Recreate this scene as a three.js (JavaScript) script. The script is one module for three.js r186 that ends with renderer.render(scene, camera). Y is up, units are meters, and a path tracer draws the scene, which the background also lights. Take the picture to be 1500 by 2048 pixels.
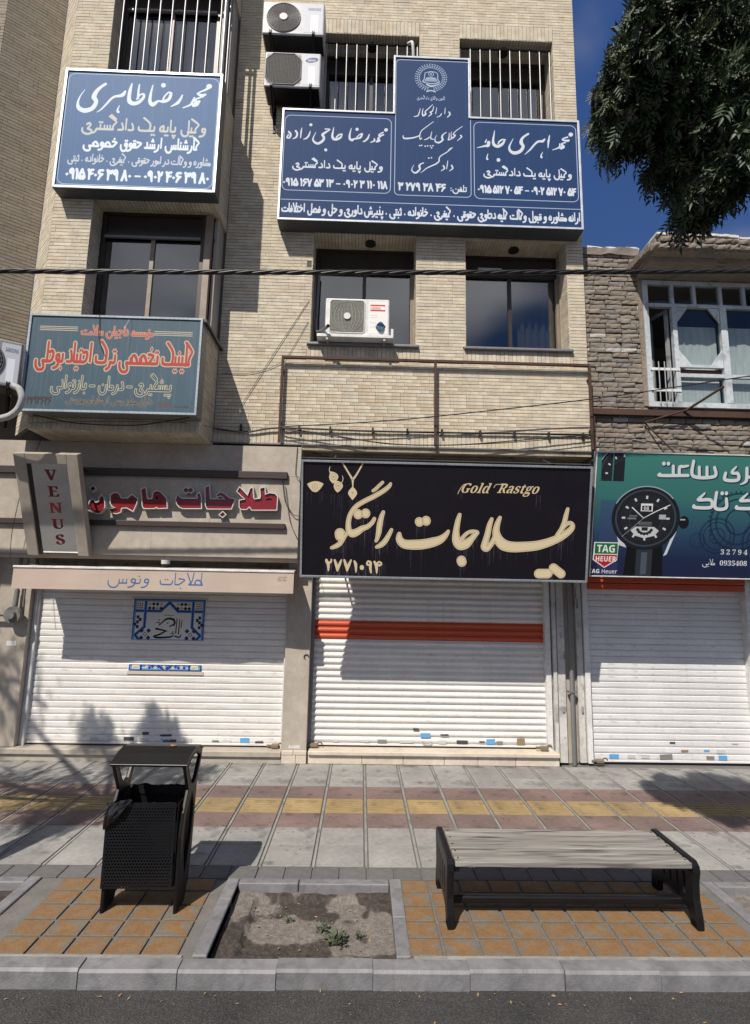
import * as THREE from 'three';
import { mergeGeometries } from 'three/addons/utils/BufferGeometryUtils.js';
import { RoundedBoxGeometry } from 'three/addons/geometries/RoundedBoxGeometry.js';
import { TextGeometry } from 'three/addons/geometries/TextGeometry.js';
import { FontLoader } from 'three/addons/loaders/FontLoader.js';

// ---------------------------------------------------------------- camera, sky, sun, exposure
const scene = new THREE.Scene();
const camera = new THREE.PerspectiveCamera(THREE.MathUtils.radToDeg(2 * Math.atan(1024 / 1090)), 750 / 1024, 0.05, 600);
camera.position.set(0, 2.01, 0);
camera.rotation.order = 'YXZ';
camera.rotation.set(THREE.MathUtils.degToRad(8.77), THREE.MathUtils.degToRad(-1.262), THREE.MathUtils.degToRad(1.09));
const renderer = new THREE.WebGLRenderer({ antialias: true });
renderer.setSize(750, 1024);
renderer.toneMapping = THREE.LinearToneMapping;
renderer.toneMappingExposure = 1.14;
renderer.shadowMap.enabled = true;

let seed = 7;
const rnd = () => { seed = (seed + 0x6d2b79f5) | 0; let t = Math.imul(seed ^ (seed >>> 15), 1 | seed); t = (t + Math.imul(t ^ (t >>> 7), 61 | t)) ^ t; return ((t ^ (t >>> 14)) >>> 0) / 4294967296; };
const rr = (a, b) => a + (b - a) * rnd();
const hash = (x, y, s) => { let h = Math.imul(x, 374761393) ^ Math.imul(y, 668265263) ^ Math.imul(s, 1442695041); h = Math.imul(h ^ (h >>> 13), 1274126177); return ((h ^ (h >>> 16)) >>> 0) / 4294967296; };
function vnoise(x, y, per, s) {
  const ix = Math.floor(x), iy = Math.floor(y), fx = x - ix, fy = y - iy, a = fx * fx * (3 - 2 * fx), b = fy * fy * (3 - 2 * fy);
  const m = (k) => per ? ((k % per) + per) % per : k, h = (i, j) => hash(m(ix + i), m(iy + j), s);
  return (h(0, 0) * (1 - a) + h(1, 0) * a) * (1 - b) + (h(0, 1) * (1 - a) + h(1, 1) * a) * b;
}
function fbm(x, y, per, s, oct = 4) { let v = 0, w = 0.5, n = 0; for (let i = 0; i < oct; i++) { v += w * vnoise(x, y, per, s + i); n += w; w *= 0.5; x *= 2; y *= 2; if (per) per *= 2; } return v / n; }

{ // daylight sky with broken cloud, the same all the way round
  const W = 1024, H = 512, data = new Float32Array(W * H * 4);
  for (let j = 0; j < H; j++) for (let i = 0; i < W; i++) {
    const up = ((j + 0.5) / H - 0.5) * Math.PI, az = ((i + 0.5) / W - 0.5) * 2 * Math.PI, y = Math.sin(up), o = (j * W + i) * 4;
    const e = Math.max(0, y), k = Math.pow(1 - e, 2.2);
    let c = [0.026 + 0.075 * k, 0.066 + 0.12 * k, 0.205 + 0.17 * k];
    if (y <= 0) c = [0.09, 0.09, 0.09];
    else {
      const px = Math.cos(az) * Math.cos(up) / (y + 0.12), pz = Math.sin(az) * Math.cos(up) / (y + 0.12);
      const n = fbm(px * 1.6 + 74, pz * 1.6 + 84.1, 0, 3, 6), m = fbm(px * 0.55 + 22.2, pz * 0.55 + 58.87, 0, 11, 3);
      let a = THREE.MathUtils.smoothstep(n * 0.72 + m * 0.42, 0.545, 0.78);
      const b = 0.36 + 0.46 * fbm(px * 3 + 2, pz * 3 + 8, 0, 21, 4);
      c = c.map((v, q) => v * (1 - a) + a * b * [1, 1.03, 1.1][q]);
    }
    data[o] = c[0]; data[o + 1] = c[1]; data[o + 2] = c[2]; data[o + 3] = 1;
  }
  const sky = new THREE.DataTexture(data, W, H, THREE.RGBAFormat, THREE.FloatType);
  sky.mapping = THREE.EquirectangularReflectionMapping; sky.magFilter = THREE.LinearFilter; sky.needsUpdate = true;
  scene.background = sky; scene.environment = sky;
}
const sun = new THREE.DirectionalLight(0xfff5e8, 4.8);
sun.position.set(-0.526 * 14, 1.372 * 14, 14 - 5); sun.target.position.set(0, 0, -5);
sun.castShadow = true; sun.shadow.mapSize.set(4096, 4096); sun.shadow.radius = 1;
Object.assign(sun.shadow.camera, { left: -12, right: 12, top: 14, bottom: -10, near: 0.5, far: 60 });
sun.name = 'sun'; scene.add(sun, sun.target);

// ---------------------------------------------------------------- helpers
const taken = new Map();
function numbered(n) { const k = taken.get(n) ?? 0; taken.set(n, k + 1); return k ? n + '_' + String(k).padStart(3, '0') : n; }
function tag(o, label, category, group, kind) { if (label) o.userData.label = label; if (category) o.userData.category = category; if (group) o.userData.group = group; if (kind) o.userData.kind = kind; return o; }
function thing(name, label, category, [x, y, z] = [0, 0, 0], group) { const o = new THREE.Group(); o.name = numbered(name); o.position.set(x, y, z); tag(o, label, category, group); scene.add(o); return o; }
function structure(name, label) { const o = new THREE.Group(); o.name = numbered(name); o.userData.kind = 'structure'; if (label) { o.userData.label = label; o.userData.category = name.replace(/_/g, ' '); } scene.add(o); return o; }
function M(name, geo, mat, parent, pos) { const m = new THREE.Mesh(Array.isArray(geo) ? (geo.length > 1 ? mergeGeometries(geo.map(clean)) : geo[0]) : geo, mat); m.name = parent ? name : numbered(name); if (pos) m.position.set(...pos); if (parent) parent.add(m); else scene.add(m); return m; }
function clean(g) { g = g.index ? g.toNonIndexed() : g; for (const k of Object.keys(g.attributes)) if (!['position', 'normal', 'uv'].includes(k)) g.deleteAttribute(k); return g; }
function muv(g) { // uv in metres, projected along the dominant axis of each face
  const p = g.attributes.position, n = g.attributes.normal, uv = new Float32Array(p.count * 2);
  for (let i = 0; i < p.count; i++) { const ax = Math.abs(n.getX(i)), ay = Math.abs(n.getY(i)), az = Math.abs(n.getZ(i)); const [a, b] = ax > ay && ax > az ? [p.getZ(i), p.getY(i)] : ay > az ? [p.getX(i), p.getZ(i)] : [p.getX(i), p.getY(i)]; uv[2 * i] = a; uv[2 * i + 1] = b; }
  g.setAttribute('uv', new THREE.BufferAttribute(uv, 2)); return g;
}
const bx = (x0, x1, y0, y1, z0, z1) => muv(new THREE.BoxGeometry(Math.abs(x1 - x0), Math.abs(y1 - y0), Math.abs(z1 - z0)).translate((x0 + x1) / 2, (y0 + y1) / 2, (z0 + z1) / 2));
function rbx(x0, x1, y0, y1, z0, z1, r = 0.008, s = 2) { const w = Math.abs(x1 - x0), h = Math.abs(y1 - y0), d = Math.abs(z1 - z0); return muv(new RoundedBoxGeometry(w, h, d, s, Math.min(r, w / 2.1, h / 2.1, d / 2.1)).translate((x0 + x1) / 2, (y0 + y1) / 2, (z0 + z1) / 2)); }
const V3 = (a) => new THREE.Vector3(...a);
function rod(a, b, r, seg = 8) { const A = V3(a), B = V3(b), d = B.clone().sub(A), g = new THREE.CylinderGeometry(r, r, d.length(), seg); g.applyQuaternion(new THREE.Quaternion().setFromUnitVectors(new THREE.Vector3(0, 1, 0), d.normalize())); return g.translate(...A.add(B).multiplyScalar(0.5).toArray()); }
function tube(pts, r, n = 24, seg = 6) { return new THREE.TubeGeometry(new THREE.CatmullRomCurve3(pts.map(V3), false, 'catmullrom', 0.4), n, r, seg); }
function ext(pts, depth, bevel = 0, holes = []) { const s = new THREE.Shape(pts.map((p) => new THREE.Vector2(...p))); for (const h of holes) s.holes.push(new THREE.Path(h.map((p) => new THREE.Vector2(...p)))); return new THREE.ExtrudeGeometry(s, { depth, bevelEnabled: bevel > 0, bevelSize: bevel, bevelThickness: bevel, bevelSegments: 1, steps: 1, curveSegments: 6 }); }
// rectangle with rectangular holes, as boxes
function slabs(x0, x1, y0, y1, z0, z1, holes) {
  const xs = [...new Set([x0, x1, ...holes.flatMap((h) => [h[0], h[1]])])].filter((x) => x >= x0 && x <= x1).sort((a, b) => a - b), out = [];
  for (let i = 0; i + 1 < xs.length; i++) {
    const xm = (xs[i] + xs[i + 1]) / 2, hs = holes.filter((h) => h[0] < xm && h[1] > xm).sort((a, b) => a[2] - b[2]); let y = y0;
    for (const h of hs) { if (h[2] > y) out.push(bx(xs[i], xs[i + 1], y, Math.min(h[2], y1), z0, z1)); y = Math.max(y, h[3]); }
    if (y < y1) out.push(bx(xs[i], xs[i + 1], y, y1, z0, z1));
  }
  return out;
}
class MB { // mesh builder with vertex colours
  constructor() { this.p = []; this.n = []; this.c = []; this.u = []; this.i = []; }
  quad(a, b, c, d, nrm, col) { const k = this.p.length / 3; for (const v of [a, b, c, d]) { this.p.push(...v); this.n.push(...nrm); this.c.push(...col); this.u.push(Math.abs(nrm[1]) > 0.7 ? v[0] : v[0] + v[2] * 0.7, Math.abs(nrm[1]) > 0.7 ? v[2] : v[1]); } this.i.push(k, k + 1, k + 2, k, k + 2, k + 3); }
  // brick on a plane: O origin, U along, N out of the wall, W up
  brick(O, U, W, N, a0, a1, b0, b1, d, col) {
    const fl = (U[1] * W[2] - U[2] * W[1]) * N[0] + (U[2] * W[0] - U[0] * W[2]) * N[1] + (U[0] * W[1] - U[1] * W[0]) * N[2] < 0;
    if (fl) { O = O.map((v, q) => v + U[q] * (a0 + a1)); U = U.map((v) => -v); }
    const P = (a, b, h) => [0, 1, 2].map((q) => O[q] + U[q] * a + W[q] * b + N[q] * h), neg = (v) => v.map((x) => -x), k = -0.012;
    this.quad(P(a0, b0, d), P(a1, b0, d), P(a1, b1, d), P(a0, b1, d), N, col);
    this.quad(P(a0, b1, d), P(a1, b1, d), P(a1, b1, k), P(a0, b1, k), W, col); this.quad(P(a0, b0, k), P(a1, b0, k), P(a1, b0, d), P(a0, b0, d), neg(W), col);
    this.quad(P(a0, b0, k), P(a0, b0, d), P(a0, b1, d), P(a0, b1, k), neg(U), col); this.quad(P(a1, b0, d), P(a1, b0, k), P(a1, b1, k), P(a1, b1, d), U, col);
  }
  build(name, mat, parent, kind) {
    const g = new THREE.BufferGeometry(); g.setAttribute('position', new THREE.Float32BufferAttribute(this.p, 3)); g.setAttribute('normal', new THREE.Float32BufferAttribute(this.n, 3)); g.setAttribute('color', new THREE.Float32BufferAttribute(this.c, 3)); g.setAttribute('uv', new THREE.Float32BufferAttribute(this.u, 2)); g.setIndex(this.i);
    const m = M(name, g, mat, parent); if (kind) m.userData.kind = kind; return m;
  }
}

// ---------------------------------------------------------------- procedural textures
function tex(size, metres, fn, srgb = true) {
  const d = new Uint8Array(size * size * 4);
  for (let j = 0; j < size; j++) for (let i = 0; i < size; i++) { const c = fn(i / size, j / size), o = (j * size + i) * 4; for (let q = 0; q < 3; q++) d[o + q] = Math.max(0, Math.min(255, Array.isArray(c) ? c[q] : c)); d[o + 3] = 255; }
  const t = new THREE.DataTexture(d, size, size); t.wrapS = t.wrapT = THREE.RepeatWrapping; t.magFilter = THREE.LinearFilter; t.repeat.set(1 / metres, 1 / metres); if (srgb) t.colorSpace = THREE.SRGBColorSpace; t.needsUpdate = true; return t;
}
const grainTex = tex(256, 0.6, (u, v) => 236 + 34 * (fbm(u * 64, v * 64, 64, 1, 2) - 0.5) + 44 * (fbm(u * 6, v * 6, 6, 4, 4) - 0.5));
const patchTex = tex(512, 2.6, (u, v) => { const a = fbm(u * 7, v * 7, 7, 31, 5), b = fbm(u * 90, v * 90, 90, 40, 2), s = fbm(u * 20, v * 20, 20, 51, 3); return 226 + 70 * (a - 0.5) + 30 * (b - 0.5) - (s > 0.62 ? 46 * (s - 0.62) / 0.2 : 0) - (hash(Math.floor(u * 128), Math.floor(v * 128), 77) > 0.9965 ? 46 : 0); });
const streakTex = tex(512, 1.6, (u, v) => { const a = fbm(u * 60, v * 4, 4, 71, 3), b = fbm(u * 9, v * 5, 5, 77, 4); return 232 + 30 * (a - 0.5) + 40 * (b - 0.5); });
const enamelTex = tex(512, 2.3, (u, v) => { const a = fbm(u * 5, v * 9, 0, 81, 4), b = fbm(u * 120, v * 120, 120, 87, 2), d = fbm(u * 26, v * 50, 0, 88, 3); return 240 + 26 * (a - 0.5) + 14 * (b - 0.5) - (d > 0.68 ? 24 * (d - 0.68) / 0.2 : 0) - 16 * THREE.MathUtils.smoothstep(fbm(u * 7, v * 150, 0, 89, 3), 0.68, 0.82); });
const bumpGrain = tex(256, 0.35, (u, v) => 128 + 130 * (fbm(u * 40, v * 40, 40, 91, 3) - 0.5), false);
const asphaltTex = tex(512, 1.5, (u, v) => { const a = fbm(u * 5, v * 5, 5, 101, 4), h = hash(Math.floor(u * 256), Math.floor(v * 256), 5); return 170 + 60 * (a - 0.5) + 70 * (h - 0.5) + (h > 0.985 ? 60 : 0); });
const asphaltBump = tex(512, 1.5, (u, v) => 255 * hash(Math.floor(u * 256), Math.floor(v * 256), 5), false);
const stoneTex = tex(512, 1.5, (u, v) => { const a = fbm(u * 6, v * 6, 6, 111, 5), b = fbm(u * 26, v * 26, 26, 117, 3), p = fbm(u * 70, v * 70, 70, 119, 2); return [230 + 30 * (a - 0.5) + 24 * (b - 0.5) - (p > 0.74 ? 8 : 0), 224 + 32 * (a - 0.5) + 26 * (b - 0.5) - (p > 0.74 ? 9 : 0), 214 + 34 * (a - 0.5) + 28 * (b - 0.5) - (p > 0.74 ? 12 : 0)]; });
const marbleTex = tex(512, 1.3, (u, v) => { const w = fbm(u * 6, v * 6, 6, 121, 4), a = Math.abs(fbm(u * 5 + w * 0.6, v * 5, 5, 127, 4) - 0.5), s = fbm(u * 40, v * 40, 40, 131, 2); const k = 224 - 16 * Math.max(0, 0.05 - a) / 0.05 + 66 * (fbm(u * 9, v * 9, 9, 135, 5) - 0.5) + 30 * (s - 0.5); return [k, k - 1, k + 1]; });
const woodTex = tex(512, 2.4, (u, v) => { const w = fbm(u * 4, v * 14, 14, 141, 3), g = fbm(u * 5, v * 200 + w * 9, 0, 147, 3), d = fbm(u * 7, v * 90, 0, 151, 3), k = Math.hypot((u - 0.31) * 9, (v - 0.42) * 60), k2 = Math.hypot((u - 0.78) * 9, (v - 0.83) * 60); let c = 206 + 110 * (g - 0.5) + 44 * (w - 0.5) - 60 * THREE.MathUtils.smoothstep(d, 0.62, 0.8); if (k < 0.5) c -= 90 * (0.5 - k) * 2; if (k2 < 0.4) c -= 90 * (0.4 - k2) * 2; return [c + 1, c, c - 4]; });
const soilTex = tex(512, 1.2, (u, v) => { const a = fbm(u * 5, v * 5, 5, 161, 4), b = fbm(u * 70, v * 70, 70, 167, 2), dry = THREE.MathUtils.smoothstep(a, 0.47, 0.55); return [94 + 66 * dry + 54 * (b - 0.5), 87 + 67 * dry + 52 * (b - 0.5), 82 + 66 * dry + 50 * (b - 0.5)]; });
function wornTex(s) { return tex(128, 1, (u, v) => { const a = fbm(u * 4, v * 4, 0, s, 4), e = Math.min(u, 1 - u, v, 1 - v), b = fbm(u * 30, v * 30, 0, s + 9, 2), w = THREE.MathUtils.smoothstep(a + (0.06 - e) * 1.2, 0.29, 0.60); const o = [134, 107, 76], g = [114, 110, 104]; return o.map((x, q) => x + (g[q] - x) * w + 26 * (b - 0.5) + 22 * (a - 0.5)); }); }
const std = (color, rough = 0.8, o = {}) => new THREE.MeshStandardMaterial({ color: new THREE.Color().setRGB(...color), roughness: rough, ...o });
const phy = (color, rough = 0.5, o = {}) => new THREE.MeshPhysicalMaterial({ color: new THREE.Color().setRGB(...color), roughness: rough, ...o });
const MAT = {
  brick: std([1, 1, 1], 0.85, { vertexColors: true, map: grainTex }),
  mortar: std([0.135, 0.118, 0.098], 0.95, { map: grainTex }),
  stone: std([0.50, 0.475, 0.445], 0.55, { map: stoneTex }),
  paleStone: std([0.72, 0.68, 0.63], 0.6, { map: stoneTex }),
  marble: std([0.255, 0.257, 0.265], 0.6, { map: marbleTex, bumpMap: bumpGrain, bumpScale: 0.003 }),
  slab: std([0.345, 0.343, 0.328], 0.9, { map: patchTex, bumpMap: bumpGrain, bumpScale: 0.0015 }),
  slab2: std([0.315, 0.313, 0.30], 0.9, { map: patchTex, bumpMap: bumpGrain, bumpScale: 0.0015 }),
  redTile: std([0.235, 0.165, 0.148], 0.9, { map: patchTex }), redTile2: std([0.215, 0.155, 0.14], 0.9, { map: patchTex }),
  yellowTile: std([0.43, 0.315, 0.15], 0.85, { map: patchTex }), yellowTile2: std([0.39, 0.29, 0.145], 0.85, { map: patchTex }),
  darkTile: std([0.165, 0.163, 0.161], 0.9, { map: patchTex }), darkTile2: std([0.148, 0.147, 0.146], 0.9, { map: patchTex }),
  joint: std([0.17, 0.165, 0.155], 0.95, { map: grainTex }),
  asphalt: std([0.095, 0.094, 0.093], 0.9, { map: asphaltTex, bumpMap: asphaltBump, bumpScale: 0.004 }),
  shutter: std([0.80, 0.785, 0.755], 0.45, { map: enamelTex }),
  shutterGrey: std([0.76, 0.765, 0.77], 0.45, { map: enamelTex }),
  shutterRed: std([0.55, 0.085, 0.03], 0.45, { map: enamelTex }),
  blackIron: phy([0.010, 0.010, 0.011], 0.4, { map: grainTex, specularIntensity: 0.5 }),
  darkMetal: std([0.03, 0.029, 0.03], 0.5, { map: grainTex }),
  bronze: std([0.035, 0.027, 0.022], 0.42, { map: grainTex }),
  beigeFrame: std([0.27, 0.215, 0.17], 0.5, { map: grainTex }),
  rust: std([0.085, 0.042, 0.03], 0.8, { map: patchTex }),
  galv: std([0.46, 0.48, 0.50], 0.42, { map: grainTex, metalness: 0.35 }),
  greyMetal: std([0.22, 0.225, 0.235], 0.5, { map: streakTex, metalness: 0.2 }),
  darkCasing: std([0.075, 0.085, 0.095], 0.5, { map: streakTex }),
  alu: std([0.74, 0.79, 0.84], 0.35, { map: grainTex, metalness: 0.25 }),
  whitePaint: std([0.80, 0.80, 0.79], 0.45, { map: grainTex }),
  creamPlastic: std([0.68, 0.69, 0.70], 0.5, { map: grainTex }),
  blackPlastic: std([0.015, 0.015, 0.016], 0.55),
  cableBlack: std([0.014, 0.014, 0.015], 0.45),
  wood: std([0.39, 0.38, 0.365], 0.85, { map: woodTex, bumpMap: woodTex, bumpScale: 0.003 }),
  wood2: std([0.33, 0.32, 0.305], 0.85, { map: woodTex, bumpMap: woodTex, bumpScale: 0.003 }),
  soil: std([0.46, 0.45, 0.44], 1, { map: soilTex, bumpMap: bumpGrain, bumpScale: 0.012 }),
  dirt: std([0.24, 0.225, 0.205], 1, { map: patchTex, bumpMap: bumpGrain, bumpScale: 0.006 }),
  room: std([0.34, 0.32, 0.29], 1), curtain: std([0.58, 0.54, 0.47], 0.9), voile: std([0.66, 0.70, 0.71], 0.9, { map: streakTex }),
  brownStrip: std([0.045, 0.029, 0.027], 0.5), glass: phy([0.50, 0.51, 0.53], 0.03, { transmission: 1, ior: 2.3, thickness: 0 }),
  clearGlass: phy([0.85, 0.88, 0.88], 0.04, { transmission: 1, ior: 1.5, thickness: 0 }),
  mirror: std([0.80, 0.82, 0.84], 0.05, { metalness: 1, bumpMap: bumpGrain, bumpScale: 0.00015 }),
  redPaint: std([0.16, 0.012, 0.016], 0.35), cream: std([0.72, 0.56, 0.36], 0.6, { map: grainTex }),
  sticker: [std([0.10, 0.34, 0.62], 0.5), std([0.20, 0.19, 0.18], 0.6), std([0.50, 0.50, 0.49], 0.6), std([0.05, 0.05, 0.055], 0.6), std([0.24, 0.18, 0.10], 0.6)],
};
// ---------------------------------------------------------------- lettering: pen strokes for Persian script
function pen(ctx, pts) { // flat list x, y, width; a smooth swelling stroke
  const n = pts.length / 3, g = (i, q) => pts[Math.max(0, Math.min(n - 1, i)) * 3 + q]; ctx.lineCap = 'round';
  for (let i = 0; i + 1 < n; i++) {
    let lx = g(i, 0), ly = g(i, 1); const K = 10;
    for (let k = 1; k <= K; k++) {
      const t = k / K, f = (q) => { const a = g(i - 1, q), b = g(i, q), c = g(i + 1, q), d = g(i + 2, q); return 0.5 * (2 * b + (c - a) * t + (2 * a - 5 * b + 4 * c - d) * t * t + (3 * b - a - 3 * c + d) * t * t * t); };
      const x = f(0), y = f(1); ctx.lineWidth = Math.max(1, g(i, 2) + (g(i + 1, 2) - g(i, 2)) * t); ctx.beginPath(); ctx.moveTo(lx, ly); ctx.lineTo(x, y); ctx.stroke(); lx = x; ly = y;
    }
  }
}
// letter skeletons: u runs leftwards, v up, in em; a join on either side meets the line v = 0
const BOWL = (o) => [[o, 0.26], [o + 0.02, -0.08], [o + 0.16, -0.30], [o + 0.42, -0.32], [o + 0.62, -0.10], [o + 0.64, 0.18]];
const DISH = (o, j) => j ? [[0, 0], [0.12, 0], [0.7, 0], [0.84, 0.08], [0.87, 0.30]] : [[0.02, 0.28], [0.05, 0.07], [0.2, 0], [0.7, 0], [0.84, 0.08], [0.87, 0.30]];
const ring = (x, y, r) => Array.from({ length: 9 }, (_, i) => [x + r * Math.cos(i * Math.PI / 4), y + r * Math.sin(i * Math.PI / 4)]);
function letter(ch, r, l) {
  const base = { 'پ': 'ب', 'ت': 'ب', 'ث': 'ب', 'چ': 'ح', 'ج': 'ح', 'خ': 'ح', 'ذ': 'د', 'ز': 'ر', 'ش': 'س', 'ض': 'ص', 'ظ': 'ط', 'غ': 'ع', 'گ': 'ک', 'ؤ': 'و', 'ئ': 'ی' }[ch] ?? ch;
  const up = { 'ت': 2, 'ث': 3, 'خ': 1, 'ذ': 1, 'ز': 1, 'ش': 3, 'ض': 1, 'ف': 1, 'ق': 2, 'غ': 1, 'ن': 1, 'ؤ': 1, 'ئ': 1 }[ch] ?? 0, dn = { 'ب': 1, 'پ': 3, 'ج': 1, 'چ': 3 }[ch] ?? (ch === 'ی' && l ? 2 : 0);
  let s = [], w = 0.3, dx, dy = 0.52, by = -0.30; const B = (a, b) => [[a, 0], [b, 0]];
  switch (base) {
    case 'ا': s = r ? [[[0, 0], [0.09, 0.01], [0.11, 0.2], [0.12, 0.86]]] : [[[0.1, 0.86], [0.1, 0.02]]]; w = r ? 0.2 : 0.22; break;
    case 'آ': s = [[[0.12, 0.7], [0.12, 0.02]], [[0, 0.88], [0.1, 0.98], [0.18, 0.9], [0.28, 0.98]]]; w = 0.28; break;
    case 'ب': case 'ن': case 'ی':
      if (l) { s = r ? [B(0, 0.3), [[0.15, 0.34], [0.15, 0.02]]] : [[[0.05, 0.34], [0.06, 0.06], [0.14, 0], [0.3, 0]]]; w = 0.3; dx = 0.13; }
      else if (base === 'ب') { s = [DISH(0, r)]; w = 0.94; dx = 0.45; dy = 0.36; }
      else if (base === 'ن') { s = [r ? [[0, 0], [0.06, 0], ...BOWL(0.08)] : BOWL(0.04)]; w = 0.76; dx = 0.36; dy = 0.3; }
      else { s = r ? [[[0, 0], [0.1, 0.02], [0.2, 0.02], [0.12, -0.12], [0.06, -0.26], [0.2, -0.38], [0.5, -0.38], [0.74, -0.2], [0.76, 0.04]]] : [[[0.44, 0.34], [0.28, 0.42], [0.16, 0.28], [0.3, 0.12], [0.34, -0.02], [0.12, -0.08], [0.06, -0.24], [0.2, -0.38], [0.5, -0.38], [0.76, -0.2], [0.78, 0.04]]]; w = 0.82; }
      break;
    case 'ح': if (l) { s = r ? [B(0, 0.66), [[0.5, 0.42], [0.22, 0.38], [0.16, 0.3], [0.44, 0.04]]] : [[[0.46, 0.44], [0.2, 0.4], [0.06, 0.34], [0.2, 0.2], [0.44, 0.02], [0.62, 0]]]; w = 0.62; dx = 0.32; dy = 0.66; by = -0.26; }
      else { s = [[[0.56, 0.4], [0.3, 0.42], [0.06, 0.32], [0.3, 0.18], [0.1, 0.0], [0.04, -0.22], [0.2, -0.42], [0.5, -0.42], [0.64, -0.34]]]; if (r) s.push(B(0, 0.22)); w = 0.68; dx = 0.36; dy = 0.66; by = -0.08; } break;
    case 'د': s = r ? [[[0, 0], [0.12, 0.02], [0.2, 0.46]], [[0, 0], [0.36, 0]]] : [[[0.14, 0.5], [0.04, 0.24], [0.06, 0.02], [0.36, 0]]]; w = 0.42; dx = 0.16; dy = 0.74; break;
    case 'ر': s = [r ? [[0, 0], [0.08, 0.02], [0.13, 0], [0.22, -0.2], [0.42, -0.3]] : [[0.06, 0.28], [0.08, 0.02], [0.2, -0.2], [0.42, -0.3]]]; w = 0.36; dx = 0.1; dy = 0.5; break;
    case 'س': s = [[[0.06, 0.3], [0.07, 0.02]], [[0.28, 0.3], [0.28, 0.02]]]; if (l) { s.push(B(r ? 0 : 0.06, 0.66), [[0.5, 0.3], [0.5, 0.02]]); w = 0.66; } else { s.push(B(r ? 0 : 0.06, 0.5), BOWL(0.5)); w = 1.2; } dx = 0.28; dy = 0.56; break;
    case 'ص': s = [[[0.06, 0], [0.14, 0.2], [0.36, 0.36], [0.54, 0.26], [0.5, 0.02], [0.06, 0]]]; if (r) s.push(B(0, 0.1)); if (l) { s.push([[0.64, 0.24], [0.64, 0.02]], B(0.5, 0.8)); w = 0.8; } else { s.push(B(0.5, 0.66), BOWL(0.64)); w = 1.34; } dx = 0.34; dy = 0.62; break;
    case 'ط': s = [[[0.06, 0], [0.14, 0.2], [0.36, 0.36], [0.56, 0.24], [0.5, 0.02], [0.06, 0]], [[0.14, 0.88], [0.16, 0.1]], B(r ? 0 : 0.1, l ? 0.66 : 0.56)]; w = 0.66; break;
    case 'ع': if (l) { s = r ? [B(0, 0.5), [[0.14, 0.02], [0.08, 0.32], [0.4, 0.32], [0.28, 0.02]]] : [[[0.4, 0.42], [0.2, 0.46], [0.08, 0.3], [0.18, 0.06], [0.34, 0], [0.52, 0]]]; w = 0.5; dx = 0.24; dy = 0.66; }
      else { s = [[[0.42, 0.38], [0.22, 0.44], [0.1, 0.28], [0.3, 0.12], [0.1, 0], [0.04, -0.22], [0.2, -0.42], [0.5, -0.42], [0.64, -0.34]]]; if (r) s.push(B(0, 0.3)); w = 0.68; dx = 0.26; dy = 0.66; } break;
    case 'ف': case 'ق': s = [ring(0.15, 0.2, 0.12)]; if (l) { s.push(B(r ? 0 : 0.15, 0.38)); w = 0.38; } else if (base === 'ف') { s.push([[r ? 0 : 0.04, 0.04], [0.2, 0], [0.8, 0], [0.94, 0.08], [0.96, 0.3]]); w = 1.04; } else { s.push(BOWL(0.05)); if (r) s.push(B(0, 0.1)); w = 0.76; } dx = 0.15; dy = 0.54; break;
    case 'ک': if (l) { s = [[[0.62, 1.0], [0.3, 0.78], [0.08, 0.58], [0.24, 0.36], [0.32, 0.16], [0.3, 0], [0.46, 0]]]; if (r) s.push(B(0, 0.3)); w = 0.46; } else { s = [[[0.6, 0.96], [0.12, 0.56], [0.1, 0.14], [0.24, 0], [0.8, 0], [0.94, 0.08], [0.96, 0.28]]]; if (r) s.push(B(0, 0.24)); w = 1.02; } if (ch === 'گ') s.push([[0.5, 1.1], [0.14, 0.8]]); break;
    case 'ل': s = l ? [[[0.08, 0.88], [0.09, 0.04], [0.2, 0], [0.26, 0]]] : [[[0.08, 0.88], [0.08, -0.06], [0.2, -0.28], [0.44, -0.3], [0.6, -0.1], [0.62, 0.12]]]; if (r) s.push(B(0, 0.1)); w = l ? 0.26 : 0.72; break;
    case 'م': s = [ring(0.14, 0.1, 0.12)]; if (r) s.push(B(0, 0.1)); if (l) { s.push(B(0.14, 0.34)); w = 0.34; } else { s.push([[0.2, 0.02], [0.32, -0.06], [0.34, -0.44]]); w = 0.42; } break;
    case 'و': s = [ring(0.16, 0.18, 0.13), [[0.04, 0.14], [0.08, -0.08], [0.22, -0.24], [0.44, -0.3]]]; if (r) s.push(B(0, 0.1)); w = 0.42; dx = 0.16; dy = 0.58; break;
    case 'ه': if (l) { s = r ? [B(0, 0.46), ring(0.22, 0.16, 0.14), ring(0.22, -0.14, 0.12)] : [ring(0.2, 0.2, 0.18), [[0.2, 0.38], [0.22, 0.02]], B(0.2, 0.46)]; w = 0.46; } else if (r) { s = [B(0, 0.1), [[0.08, 0], [0.1, 0.4], [0.32, 0.24], [0.3, 0.02], [0.1, 0.02]]]; w = 0.4; } else { s = [[[0.16, 0.44], [0.04, 0.2], [0.14, 0.02], [0.32, 0.06], [0.34, 0.24], [0.16, 0.42]]]; w = 0.42; } break;
    case '-': s = [[[0.06, 0.2], [0.4, 0.2]]]; w = 0.46; break;
    case '.': w = 0.3; s = []; break;
    case ':': w = 0.24; s = []; break;
    default: w = 0.3;
  }
  const dots = [], D = 0.14;
  const put = (n, y) => { const x = dx ?? 0.15; if (n === 1) dots.push([x, y]); if (n >= 2) dots.push([x - D * 0.6, y], [x + D * 0.6, y]); if (n === 3) dots.push([x, y + D * 1.1 * Math.sign(y)]); };
  if (up) put(up, dy); if (dn) put(dn, by);
  if (ch === '.') dots.push([0.15, 0.08]); if (ch === ':') dots.push([0.12, 0.08], [0.12, 0.4]);
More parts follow.
